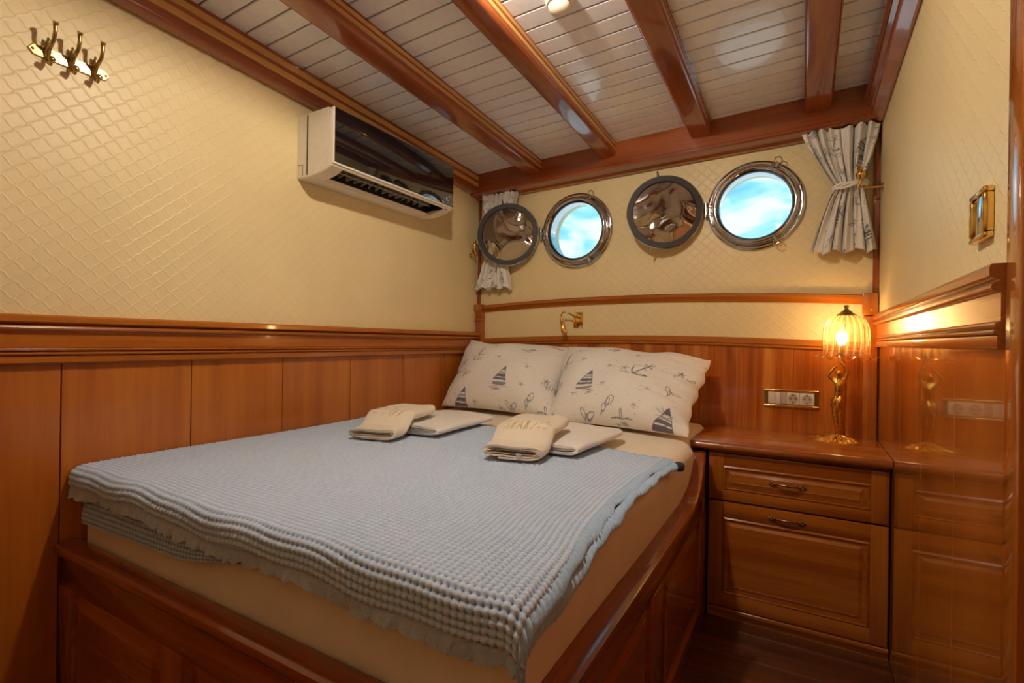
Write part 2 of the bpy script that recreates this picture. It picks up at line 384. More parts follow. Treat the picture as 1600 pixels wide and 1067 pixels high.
# ---- back wall with two porthole openings
P1 = (0.634, 1.619); P2 = (1.506, 1.648); RH = 0.165
bk = MB()
def plate(x0, x1, z0, z1, y): bk.add([(x0, y, z0), (x1, y, z0), (x1, y, z1), (x0, y, z1)], [(0, 1, 2, 3)])
def holed(x0, x1, z0, z1, c, r, y0, y1):
    cx, cz = c; A = sorted([2*PI*k/72 for k in range(72)]+[math.atan2(zz-cz, xx-cx) % (2*PI) for xx in (x0, x1) for zz in (z0, z1)])
    n = len(A); vs = []
    for a in A: vs.append((cx+r*math.cos(a), y0, cz+r*math.sin(a)))
    for a in A:
        ca, sa = math.cos(a), math.sin(a)
        tt = min(((x1-cx)/ca if ca > 1e-9 else (x0-cx)/ca if ca < -1e-9 else 9e9), ((z1-cz)/sa if sa > 1e-9 else (z0-cz)/sa if sa < -1e-9 else 9e9))
        vs.append((cx+tt*ca, y0, cz+tt*sa))
    for a in A: vs.append((cx+r*math.cos(a), y1, cz+r*math.sin(a)))
    fs = [(i, (i+1) % n, n+(i+1) % n, n+i) for i in range(n)]+[(i, (i+1) % n, 2*n+(i+1) % n, 2*n+i) for i in range(n)]
    bk.add(vs, fs)
XM = 1.07
holed(-0.02, XM, 1.3, 1.92, P1, RH, 0.0, 0.12); holed(XM, W+0.02, 1.3, 1.92, P2, RH, 0.0, 0.12)
plate(-0.02, W+0.02, ZF-0.05, 1.3, 0.0); plate(-0.02, W+0.02, 1.92, ZC, 0.0)
holed(-0.1, XM, 1.3, 1.92, P1, RH, 0.12, 0.125); holed(XM, W+0.1, 1.3, 1.92, P2, RH, 0.12, 0.125)
plate(-0.1, W+0.1, ZF-0.05, 1.3, 0.12); plate(-0.1, W+0.1, 1.92, ZC, 0.12)
wb = struct('wall_back', bk, 'paper_XZ', 'hull-side wall with cream embossed paper and two portholes', 'wall', smooth=30)
# headboard veneer panels (children of the wall)
xs = [0.05, 0.46, 0.87, 1.28, 1.67, 1.93]
for a, c in zip(xs[:-1], xs[1:]):
    obj('panel', MB().box((a+0.0005, -0.008, ZF), (c-0.0005, 0.0, 1.02), 0.0008, 1), 'veneer', wb)
# arched rails on the back wall
def arch(z0, z1, z2, x0=0.045, x1=1.93, n=24):
    """quadratic through z0 at x0, z1 mid, z2 at x1"""
    out = []
    for i in range(n+1):
        s = i/n; z = z0*(1-s)*(1-2*s)+4*z1*s*(1-s)+z2*s*(2*s-1); out.append((x0+(x1-x0)*s, 0, z))
    return out
upr = [(0, 0), (0.006, -0.001), (0.010, 0.004), (0.014, 0.010), (0.026, 0.018), (0.030, 0.022), (0.030, 0.034), (0.027, 0.038), (0, 0.038)]
struct('trim_5', MB().sweep(upr, arch(1.188, 1.221, 1.190), (0, -1, 0), (0, 0, 1)), 'wood_X', 'upper arched wooden rail across the back wall under the portholes', 'rail', smooth=35)
lwr = [(0, 0), (0.014, 0), (0.018, 0.004), (0.018, 0.012), (0.024, 0.016), (0.024, 0.038), (0.021, 0.042), (0, 0.042)]
struct('trim_6', MB().sweep(lwr, arch(0.988, 1.013, 0.990), (0, -1, 0), (0, 0, 1)), 'wood_X', 'lower arched wooden rail on top of the headboard panelling', 'rail', smooth=35)
# corner posts and corner strips
mbp = MB().box((0.0, -0.034, ZF), (0.05, 0.0, 1.155), 0.004, 2).box((-0.0, -0.044, 1.135), (0.052, 0.0, 1.148), 0.003, 2)
mbp.sweep([(0, 0), (0.034, 0), (0.040, 0.03), (0.052, 0.045), (0.052, 0.072), (0.048, 0.078), (0, 0.078)], [(0.0, 0, 1.155), (0.05, 0, 1.155)], (0, -1, 0), (0, 0, 1))
struct('trim_7', mbp, 'wood_Z', 'moulded wooden corner post at the left end of the headboard', 'post', smooth=35)
tp = struct('trim_8', MB().box((1.918, -0.030, ZF), (1.968, 0.0, 1.14), 0.003, 2).box((1.914, -0.036, 1.144), (1.968, 0.0, 1.235), 0.004, 2), 'wood_Z', 'wooden corner post behind the lit table lamp', 'post', smooth=35)
obj('screw_plug', MB().lathe([(0.0045, 0), (0.0045, 0.002), (0, 0.003)], (1.945, -0.036, 1.165), (0, -1, 0), 12), 'inlay', tp, smooth=40)
struct('trim_9', MB().box((0.0, -0.016, 1.233), (0.018, 0.0, 1.90), 0.004, 2), 'beam_Z', 'thin wooden strip in the left back corner', 'corner strip', smooth=40)
struct('trim_10', MB().box((W-0.022, -0.018, 1.235), (W, 0.0, 1.95), 0.005, 2), 'beam_Z', 'thin wooden strip in the right back corner', 'corner strip', smooth=40)

# ---- ceiling: backing, white planks, beams
cb = MB()
q = [(-0.1, YF-0.1), (W+0.1, YF-0.1), (W+0.1, 0.13), (-0.1, 0.13)]
cb.add([(x, y, ceil_z(x, y)+0.010) for x, y in q]+[(x, y, ceil_z(x, y)+0.06) for x, y in q], [(0, 1, 2, 3), (7, 6, 5, 4), (0, 1, 5, 4), (1, 2, 6, 5), (2, 3, 7, 6), (3, 0, 4, 7)])
ce = struct('ceiling', cb, 'gap_brown', 'white planked ceiling between varnished beams', 'ceiling')
pp = 0.0775; ay = -math.atan(0.042); ax_ = -math.atan(0.045); proto = None
for k in range(int((-0.06-YF)/pp)):
    y1 = -0.045-pp*k
    if proto is None: proto = obj('plank', MB().box((0.0, -pp+0.0030, 0), (W, -0.0030, 0.011), 0.0022, 1), 'ceiling_white', ce, world=False); o = proto
    else: o = proto.copy(); COL.objects.link(o); o.parent = ce
    o.location = (0, y1, ceil_z(0, y1)); o.rotation_euler = (ax_, ay, 0)
def beam(nm, x0, x1, label, drop=0.0, sides=(1,), y1=-0.085, strips=True):
    h = 0.070+drop; w = x1-x0; prof = []
    r = 0.013
    for (cx, cz, a0) in ((w-r, r, -PI/2), ):
        pass
    prof = [(0, h)]+[(r-r*math.cos(a), r-r*math.sin(a)) for a in [PI/2*i/5 for i in range(6)]]+[(w-r+r*math.sin(a), r-r*math.cos(a)) for a in [PI/2*i/5 for i in range(6)]]+[(w, h)]
    xm = (x0+x1)/2
    pth = [(x0, YF, beam_z(xm, YF)-drop), (x0, y1, beam_z(xm, y1)-drop)]
    o = struct(nm, MB().sweep(prof, pth, (1, 0, 0), (0, 0, 1)), 'beam_Y', label, 'beam', smooth=40)
    if strips:
        for sd in sides:
            xx = x1 if sd > 0 else x0
            for (za, zb) in ((h*0.33, h*0.54), (h*0.66, h*0.87)):
                pr = [(-0.001, za), (0.0028, za+0.001), (0.0028, zb-0.001), (-0.001, zb)]
                obj('inlay_strip', MB().sweep(pr, [(xx, YF, beam_z(xm, YF)-drop), (xx, y1-0.001, beam_z(xm, y1)-drop)], (sd, 0, 0), (0, 0, 1)), 'inlay', o)
    return o
beam('trim_11', 0.0, 0.052, 'varnished ceiling beam against the left wall with pale inlay strips', drop=0.042)
beam('trim_12', 0.362, 0.462, 'varnished ceiling beam with inlay strips passing in front of the air conditioner')
beam('trim_13', 0.797, 0.880, 'varnished ceiling beam carrying the bluish porthole reflection', )
b4 = beam('trim_14', 1.238, 1.332, 'varnished ceiling beam right of the smoke detector', strips=False)
b5 = beam('trim_15', 1.697, 1.796, 'plain varnished ceiling beam above the lit table lamp', strips=False)
for bb, xx in ((b4, 1.332), (b5, 1.796)):
    for za in (0.030, 0.048):
        obj('bead', MB().tube([(xx, YF, beam_z(xx, YF)+za), (xx, -0.086, beam_z(xx, -0.086)+za)], 0.0035, 6), 'beam_Y', bb, smooth=60)
# trim along the right wall under the ceiling
pr = [(0, 0.0), (0.012, -0.004), (0.030, 0.012), (0.040, 0.020), (0.044, 0.05), (0.056, 0.058), (0.056, 0.075), (0.066, 0.085), (0.066, 0.13), (0, 0.13)]
struct('trim_16', MB().sweep(pr, [(W, YF, 1.915-0.03*YF), (W, -0.085, 1.915)], (-1, 0, 0), (0, 0, 1)), 'beam_Y', 'moulded varnished trim where the right wall meets the ceiling', 'moulding', smooth=30)
# thick beam on the back wall
mbb = MB(); prof = lambda x: [(0.0, ceil_z(x, -0.05)+0.012), (-0.100, ceil_z(x, -0.1)+0.012), (-0.100, 1.867+0.029*x+0.020), (-0.104, 1.867+0.029*x+0.016), (-0.104, 1.867+0.029*x+0.006), (-0.098, 1.867+0.029*x), (-0.045, 1.867+0.029*x-0.004), (-0.030, 1.867+0.029*x-0.014), (0.0, 1.867+0.029*x-0.014)]
vs = []; 
for x in (0.0, W): vs += [(x, a, b) for a, b in prof(x)]
n = 9; mbb.add(vs, [(i, (i+1) % n, n+(i+1) % n, n+i) for i in range(n)]+[tuple(range(n)), tuple(range(n, 2*n))])
struct('trim_17', mbb, 'beam_X', 'broad mahogany beam along the top of the back wall', 'beam', smooth=25)

# ---- portholes
def porthole(nm, c, label, beta, lid_label):
    cx, cz = c
    w = thing(nm, (cx, 0, cz), label, 'porthole', kind='structure')
    Y = (0, -1, 0); ctr = (cx, 0, cz)
    fl_ = obj('flange', MB().lathe([(0.160, 0.0), (0.200, 0.0), (0.203, 0.003), (0.203, 0.010), (0.199, 0.014), (0.186, 0.015), (0.183, 0.012), (0.177, 0.012), (0.175, 0.016), (0.175, 0.034), (0.171, 0.040), (0.163, 0.041), (0.157, 0.036), (0.153, 0.028), (0.153, -0.06), (0.160, -0.06), (0.160, 0.0)], ctr, Y, 72, close=False), 'chrome', w, smooth=50)
    for k in range(8):
        a = 2*PI*(k+0.5)/8
        obj('screw', MB().lathe([(0.0065, 0), (0.0060, 0.002), (0.003, 0.0035), (0, 0.004)], (cx+0.192*math.cos(a), -0.0142, cz+0.192*math.sin(a)), Y, 10), 'chrome', fl_, smooth=60)
    obj('gasket', MB().lathe([(0.1500, 0.0), (0.1535, 0.0), (0.1535, 0.012), (0.1500, 0.012), (0.1500, 0.0)], (cx, -0.012, cz), Y, 64, close=False), 'rubber', w, smooth=50)
    obj('pane', MB().lathe([(0, 0), (0.151, 0), (0.151, 0.006), (0, 0.006)], (cx, -0.012, cz), Y, 64), 'port_glass', w, smooth=40)
    for a in (math.radians(62), math.radians(-62)):       # dog screws
        ca, sa = math.cos(a), math.sin(a); px, pz = cx+0.185*ca, cz+0.185*sa
        m_ = MB().tube([(px, -0.012, pz), (px, -0.045, pz)], 0.006, 8)
        m_.tube([(px-0.012*ca, -0.040, pz-0.012*sa), (px+0.012*ca, -0.040, pz+0.012*sa)], 0.008, 8)
        tx, tz = -sa, ca
        pts = [(px+tx*0.016*math.cos(q)+ca*(0.016+0.016*math.sin(q)), -0.046-0.008*math.sin(q), pz+tz*0.016*math.cos(q)+sa*(0.016+0.016*math.sin(q))) for q in [2*PI*i/12 for i in range(13)]]
        m_.tube(pts, 0.0025, 6)
        obj('latch', m_, 'chrome', w, smooth=60)
    hx = cx-0.203
    m_ = MB().tube([(hx-0.004, -0.022, cz-0.035), (hx-0.004, -0.022, cz+0.035)], 0.008, 10)
    m_.box((hx-0.002, -0.016, cz-0.030), (hx+0.028, -0.008, cz-0.010), 0.002).box((hx-0.002, -0.016, cz+0.010), (hx+0.028, -0.008, cz+0.030), 0.002)
    obj('hinge', m_, 'chrome', w, smooth=40)
    # swung-open cover: a disc hinged at the left
    R = 0.177; cb_, sb = math.cos(beta), math.sin(beta)
    d = Vector((-cb_, -sb, 0)); nn = Vector((sb, -cb_, 0)); L = Vector((hx-0.010, -0.024, cz))+d*(R+0.006)
    lid = obj('cover', MB().lathe([(0, -0.012), (R-0.004, -0.012), (R, -0.009), (R, 0.004), (R-0.003, 0.006), (0.148, 0.006), (0.146, 0.001), (0.0, 0.001)], L, nn, 72), 'chrome', w, smooth=40)
    tag(lid, lid_label)
    obj('gasket', MB().lathe([(0.146, 0.0055), (R-0.003, 0.0055), (R-0.004, 0.011), (0.149, 0.011), (0.146, 0.0055)], L, nn, 72, close=False), 'rubber', lid, smooth=40)
    # dished reflective plate
    m_ = MB(); prof = [(0.1455*i/14, 0.0015+0.004*(1-(i/14)**2)) for i in range(15)]
    m_.lathe(prof[::-1], L, nn, 48, close=False)
    obj('deadlight', m_, 'deadlight_steel', lid, smooth=180)
    t_ = d.cross(Vector((0, 0, 1)))
    for a in (math.radians(100), math.radians(-110)):
        p = L+(-d)*math.cos(a)*(R+0.004)+Vector((0, 0, 1))*math.sin(a)*(R+0.004)
        q = L+(-d)*math.cos(a)*(R+0.026)+Vector((0, 0, 1))*math.sin(a)*(R+0.026)
        obj('lug', MB().tube([p-(q-p)*0.4, p, q], [0.007, 0.006, 0.004], 8), 'chrome', lid, smooth=60)
    return w
porthole('window_1', P1, 'left round chrome porthole with its round cover swung open', math.radians(20), 'round cover with black rubber seal and warped mirror plate')
porthole('window_2', P2, 'right round chrome porthole with its round cover swung open', math.radians(16), 'round cover with black rubber seal and warped mirror plate')

# ---- ceiling lamps out of view: one above the frame, one added for fill
def ceil_lamp(x, y, watt, label):
    z = ceil_z(x, y)
    t_ = thing('ceiling_lamp', (x, y, z), label, 'lamp', 'warm ceiling lamps')
    obj('mount', MB().lathe([(0, 0.0), (0.055, 0.0), (0.055, -0.012), (0.048, -0.018), (0.0, -0.018)], (0, 0, 0), (0, 0, 1), 32), 'brass', t_, smooth=40, world=False)
    obj('diffuser', MB().lathe([(0.040, -0.018), (0.036, -0.028), (0.020, -0.034), (0, -0.036)], (0, 0, 0), (0, 0, 1), 24), 'lamp_disc', t_, smooth=60, world=False)
    ld = bpy.data.lights.new('ceiling_lamp_light', 'POINT'); ld.energy = watt; ld.color = (1.0, 0.88, 0.71); ld.shadow_soft_size = 0.025
    lo = bpy.data.objects.new('ceiling_lamp_light', ld); COL.objects.link(lo); lo.parent = t_; lo.location = (0, 0, -0.050)
ceil_lamp(1.03, -1.62, CEIL_LAMP_W, 'small round warm lamp on the ceiling over the foot of the bed')
#__PART2__
ceil_lamp(1.50, -2.85, FILL_LAMP_W, 'added small round fill lamp on the ceiling by the door, out of view')
# ================================================================== OBJECTS
MT = 0.648         # mattress top
# ---- bed frame
BXR, BXI, BZ, BYF, BYI = 1.398, 1.338, 0.467, -1.995, -1.938
bed = thing('bed_frame', (0.70, -1.0, ZF), 'varnished mahogany built-in bed frame with raised panels around the mattress', 'bed')
railp = [(0, 0), (0.0, 0.026), (0.008, 0.034), (0.046, 0.034), (0.056, 0.028), (0.058, 0.018), (0.054, 0.006), (0.044, 0.0)]
obj('foot_rail', MB().sweep([(-(a), b) for a, b in railp], [(0.004, BYI, BZ-0.034), (BXR-0.002, BYI, BZ-0.034)], (0, 1, 0), (0, 0, 1)), 'bed_wood_X', bed, smooth=40)
# side rail sweeps up to a post at the night stand
pth = [(-1.94, BZ), (-1.5, BZ), (-1.1, BZ), (-0.78, BZ+0.002), (-0.72, BZ+0.012), (-0.675, BZ+0.030), (-0.635, BZ+0.055), (-0.605, BZ+0.085), (-0.585, BZ+0.115), (-0.575, BZ+0.145)]
m_ = MB(); n = len(railp); vs = []
for i, (y, z) in enumerate(pth):
    a = pth[max(i-1, 0)]; c = pth[min(i+1, len(pth)-1)]; d = Vector((0, c[0]-a[0], c[1]-a[1])).normalized(); nrm = Vector((0, -d.z, d.y))
    for (p, q) in railp: vs.append(Vector((BXI+p*1.03, y, z))+nrm*(q-0.034))
m_.add(vs, [(k*n+i, k*n+(i+1) % n, (k+1)*n+(i+1) % n, (k+1)*n+i) for k in range(len(pth)-1) for i in range(n)]+[tuple(range(n)), tuple((len(pth)-1)*n+i for i in range(n))])
obj('side_rail', m_, 'bed_wood_Y', bed, smooth=40)
obj('head_post', MB().box((BXI+0.004, -0.560, ZF), (1.386, -0.470, 0.600), 0.006, 3), 'bed_wood_Z', bed, smooth=40)
# foot board: top board, stiles, bottom board and raised panels
YB = -1.982
obj('foot_board', MB().box((0.0, YB+0.012, ZF), (BXR-0.012, YB+0.035, BZ-0.03)), 'bed_wood_X', bed)
obj('rail', MB().box((0.0, YB, 0.355), (BXR-0.010, YB+0.02, BZ-0.032), 0.003), 'bed_wood_X', bed, smooth=40)
obj('rail', MB().box((0.0, YB, ZF), (BXR-0.010, YB+0.02, 0.045), 0.003), 'bed_wood_X', bed, smooth=40)
for a, c in ((0.0, 0.07), (0.52, 0.62), (1.07, 1.17), (1.32, 1.388)):
    obj('stile', MB().box((a, YB-0.001, 0.044), (c, YB+0.02, 0.356), 0.003), 'bed_wood_Z', bed, smooth=40)
for a, c in ((0.07, 0.52), (0.62, 1.07), (1.17, 1.32)):
    obj('panel', MB().raised((a, YB+0.003, 0.045), (1, 0, 0), (0, 0, 1), (0, -1, 0), c-a, 0.31, ((0, 0), (0.004, -0.008), (0.012, -0.008), (0.045, 0.000), (0.048, 0.000))), 'bed_wood_X', bed)
XS = 1.388
obj('side_board', MB().box((XS-0.04, -1.96, ZF), (XS-0.012, -0.47, BZ-0.03)), 'bed_wood_Y', bed)
obj('rail', MB().box((XS-0.02, YB, 0.375), (XS, -0.56, BZ-0.032), 0.003), 'bed_wood_Y', bed, smooth=40)
obj('rail', MB().box((XS-0.02, YB, ZF), (XS, -0.47, 0.03), 0.003), 'bed_wood_Y', bed, smooth=40)
for a, c in ((YB, -1.92), (-1.275, -1.135), (-0.60, -0.47)):
    obj('stile', MB().box((XS-0.02, a, 0.029), (XS+0.001, c, 0.376), 0.003), 'bed_wood_Z', bed, smooth=40)
for a, c in ((-1.92, -1.275), (-1.135, -0.60)):
    obj('panel', MB().raised((XS-0.003, a, 0.03), (0, 1, 0), (0, 0, 1), (1, 0, 0), c-a, 0.345, ((0, 0), (0.004, -0.008), (0.012, -0.008), (0.045, 0.000), (0.048, 0.000))), 'bed_wood_Y', bed)
obj('slat_base', MB().box((0.004, -1.93, ZF), (1.335, -0.012, 0.34)), 'bed_wood_X', bed)

# ---- mattress
def mattress():
    m = MB(); NU, NV, NW = 48, 64, 16
    x0, x1, y0, y1, z0, z1 = 0.002, 1.362, -1.936, -0.045, 0.342, MT; r = 0.045
    b = bmesh.new(); bmesh.ops.create_cube(b, size=1)
    for v in b.verts: v.co = Vector(((x0+x1)/2+v.co.x*(x1-x0), (y0+y1)/2+v.co.y*(y1-y0), (z0+z1)/2+v.co.z*(z1-z0)))
    bmesh.ops.bevel(b, geom=b.edges[:], offset=r, segments=6, profile=0.5, affect='EDGES')
    bmesh.ops.subdivide_edges(b, edges=[e for e in b.edges if e.calc_length() > 0.3], cuts=40, use_grid_fill=True)
    for v in b.verts:
        x, y, z = v.co
        if x > 1.0:
            k = (x-1.0)/(x1-1.0)
            zz = (z-0.46)/(MT-0.46)
            bul = -0.026+0.030*max(0, min(1, zz*1.4)) + 0.004*math.sin(y*9.0)*max(0, zz)
            if y > -0.62: bul -= 0.042*min(1, (y+0.62)/0.12)
            v.co.x += k*bul
        if y < -1.85 and z > 0.45: v.co.y += 0.004*math.sin(x*11)+0.003*math.sin(x*27+z*9)
        if z > 0.6: v.co.z += 0.003*math.sin(x*4.1+1)*math.sin(y*3.3)
    return m.bm(b)
mat = tag(obj('mattress', mattress(), 'sheet', smooth=180, origin=(0.68, -1.0, 0.342)), 'thick mattress in a cream fitted sheet set into the wooden bed', 'mattress')

# ---- waffle coverlet
def smooth(a, b, x): t_ = np.clip((x-a)/(b-a), 0, 1); return t_*t_*(3-2*t_)
def edge_roll(s, e, r):
    """flat until e-r, then a quarter turn of radius r, then straight down: returns position, drop"""
    q = s-(e-r); a = np.clip(q/r, 0, PI/2)
    pos = np.where(q < 0, s, (e-r)+r*np.sin(a)); drop = np.where(q < 0, 0.0, r*(1-np.cos(a)))+np.maximum(0, q-r*PI/2)
    return pos, drop
XE, YE = 1.392, -1.962
def cover_lim(u, v):
    yb = -0.775-0.04*smooth(0.25, 0.6, u)-0.16*smooth(0.55, 1.0, u)
    smax = 1.338+0.006*np.sin(v*9+2)+0.062*smooth(0.55, 1.0, v)
    tmax = -1.990-0.018*smooth(0.0, 1.0, u)-0.005*np.sin(u*17)-0.003*np.sin(u*41+1)
    return yb, smax, tmax
def cover_st(s, t_):
    px, d1 = edge_roll(s, XE, 0.035); py, d2 = edge_roll(-t_, -YE, 0.028); py = -py
    z = MT+0.010-(d1+d2)+0.002*np.sin(s*7+t_*3)*np.sin(t_*6)+0.012*np.exp(-((s-0.0)/0.07)**2)*np.exp(-((t_+0.80)/0.12)**2)
    py = py-0.0008*np.sin(s*19)*smooth(0.02, 0.06, d2)
    return np.stack([px, py, z], -1)
def surf_n(P):
    du = np.gradient(P, axis=1); dv = np.gradient(P, axis=0); nr = np.cross(dv, du); return nr/(np.linalg.norm(nr, axis=-1, keepdims=True)+1e-12)
CU, CV, SUB = 106, 94, 6
NU, NV = CU*SUB+1, CV*SUB+1
u, v = np.meshgrid(np.linspace(0, 1, NU), np.linspace(0, 1, NV))
yb, smax, tmax = cover_lim(u, v)
P = cover_st(0.006+(smax-0.006)*u, yb+(-1.996-yb)*v+(tmax+1.996)*v**9); nr = surf_n(P)
cu, cv = u*CU+0.10*np.sin(v*31)+0.10*np.sin(v*13+1), v*CV+0.06*np.sin(u*27)+0.06*np.sin(u*11+2)
fu, fv = cu-np.floor(cu)-0.5, cv-np.floor(cv)-0.5
cell = np.sin(np.floor(cu)*12.9898+np.floor(cv)*78.233)*43758.5; cell = cell-np.floor(cell)
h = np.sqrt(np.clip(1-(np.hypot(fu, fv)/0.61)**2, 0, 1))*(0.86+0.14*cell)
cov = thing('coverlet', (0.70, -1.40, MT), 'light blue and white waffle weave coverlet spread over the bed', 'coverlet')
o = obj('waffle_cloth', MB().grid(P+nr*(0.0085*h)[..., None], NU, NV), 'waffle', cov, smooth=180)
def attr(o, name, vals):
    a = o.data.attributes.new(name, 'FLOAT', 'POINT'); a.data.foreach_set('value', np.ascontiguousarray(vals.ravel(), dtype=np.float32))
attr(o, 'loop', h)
# twisted cord hems along the right edge (two folds) and a flat blue hem along the back edge
def side_hem(s0, wid, lift, tw, ph):
    k, n = 17, 900
    q, v_ = np.meshgrid(np.linspace(0, 1, k), np.linspace(-0.006, 1.012, n)); u_ = np.ones_like(q)
    yb, smax, tmax = cover_lim(u_, np.clip(v_, 0, 1)); t_ = yb+(tmax-yb)*v_
    w_ = wid*(1+0.15*np.sin(v_*23+ph)+0.10*np.sin(v_*61))
    Pm = cover_st(smax+s0+w_*q, t_); nn = surf_n(Pm); bul = np.sin(PI*q)**0.6
    d = lift+0.006*bul+0.0032*bul*np.sin(t_*tw+q*6+ph)
    return obj('side_hem', MB().grid(Pm+nn*d[..., None], k, n), 'hem_blue', cov, smooth=180)
side_hem(-0.003, 0.028, 0.001, 420., 0.0)
side_hem(0.021, 0.026, -0.003, 340., 1.5)
q, u_ = np.meshgrid(np.linspace(0, 1, 9), np.linspace(0, 1, 400)); yb, smax, tmax = cover_lim(u_, np.zeros_like(q))
Pm = cover_st(0.006+(smax-0.006)*u_, yb+0.030*q); nn = surf_n(Pm); nn *= np.sign(nn[..., 2:3])
obj('back_hem', MB().grid(Pm+nn*(0.002+0.004*np.sin(PI*q)+0.0012*np.sin(u_*260)*np.sin(PI*q))[..., None], 9, 400), 'hem_blue', cov, smooth=180)
obj('rolled_corner', MB().tube([(1.372, -0.985, 0.646), (1.384, -0.972, 0.645), (1.392, -0.962, 0.643)], [0.012, 0.015, 0.014], 14), 'navy', cov, smooth=180)
# frayed hem hanging off the foot edge
n = 900; uu = np.linspace(0, 1, n); k = 8; Pq = np.zeros((k, n, 3)); yb, smax, tmax = cover_lim(uu, np.ones(n))
pf = cover_st(0.006+(smax+0.03-0.006)*uu, tmax)
scal = 0.5+0.5*np.sin(uu*23+np.sin(uu*9)*2)
for j in range(k):
    q = j/(k-1)
    Pq[j] = pf+np.stack([0.002*np.sin(uu*400+q*4), -0.001-0.008*q*scal+0.003*q*np.sin(uu*330)-0.003*np.sin(uu*150)*q, -0.024*q-0.005*q*np.abs(np.sin(uu*190+3*np.sin(uu*40)))-0.004*q*np.sin(uu*37)], -1)
obj('frayed_hem', MB().grid(Pq, n, k), 'fringe_grey', cov, smooth=180)
# under layer of the folded cloth showing at the left of the foot
n, k = 64*6+1, 7*6+1; aa, bb = np.meshgrid(np.linspace(0, 1, n), np.linspace(0, 1, k))
X = 0.06+0.80*aa; zlow = 0.520+0.020*aa+0.045*smooth(0.55, 1.0, aa); Z = 0.605+(zlow-0.605)*bb
hh = np.clip(0.25*(np.cos(2*PI*aa*64)+np.cos(2*PI*bb*7))+0.5, 0, 1)**0.75
Pq = np.stack([X, -1.947-0.004*hh-0.006*smooth(0.3, 0.8, bb), Z], -1)
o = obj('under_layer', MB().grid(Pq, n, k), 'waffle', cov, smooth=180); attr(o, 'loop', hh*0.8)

# ---- printed motifs: raster of ink strokes sampled on the cloth mesh
class Ink:
    def __init__(s, w, h, res=900): s.w, s.h, s.r = w, h, res; s.a = np.zeros((int(h*res)+1, int(w*res)+1))
    def stroke(s, pts, wd=0.0012, k=0.9):
        for (x0, y0), (x1, y1) in zip(pts[:-1], pts[1:]):
            pad = wd*2+2/s.r
            i0, i1 = [int(np.clip(q*s.r, 0, s.a.shape[1])) for q in (min(x0, x1)-pad, max(x0, x1)+pad+1/s.r)]
            j0, j1 = [int(np.clip(q*s.r, 0, s.a.shape[0])) for q in (min(y0, y1)-pad, max(y0, y1)+pad+1/s.r)]
            if i1 <= i0 or j1 <= j0: continue
            X, Y = np.meshgrid(np.arange(i0, i1)/s.r, np.arange(j0, j1)/s.r)
            dx, dy = x1-x0, y1-y0; L2 = dx*dx+dy*dy+1e-12
            tt = np.clip(((X-x0)*dx+(Y-y0)*dy)/L2, 0, 1); d = np.hypot(X-x0-tt*dx, Y-y0-tt*dy)
            s.a[j0:j1, i0:i1] = np.maximum(s.a[j0:j1, i0:i1], k*np.clip(1.5-d/wd, 0, 1))
    def fill(s, pts, k=0.8):
        xs_ = [p[0] for p in pts]; ys = [p[1] for p in pts]
        i0, i1 = [int(np.clip(q*s.r, 0, s.a.shape[1])) for q in (min(xs_), max(xs_)+1/s.r)]
        j0, j1 = [int(np.clip(q*s.r, 0, s.a.shape[0])) for q in (min(ys), max(ys)+1/s.r)]
        if i1 <= i0 or j1 <= j0: return
        X, Y = np.meshgrid(np.arange(i0, i1)/s.r, np.arange(j0, j1)/s.r); ins = np.zeros(X.shape, bool)
        for (xa, ya), (xb, yb_) in zip(pts, pts[1:]+pts[:1]):
            c = ((ya > Y) != (yb_ > Y)) & (X < (xb-xa)*(Y-ya)/((yb_-ya) or 1e-9)+xa); ins ^= c
        s.a[j0:j1, i0:i1] = np.where(ins, np.maximum(s.a[j0:j1, i0:i1], k), s.a[j0:j1, i0:i1])
    def sample(s, x, y):
        j = np.clip((y*s.r).astype(int), 0, s.a.shape[0]-1); i = np.clip((x*s.r).astype(int), 0, s.a.shape[1]-1); return s.a[j, i]
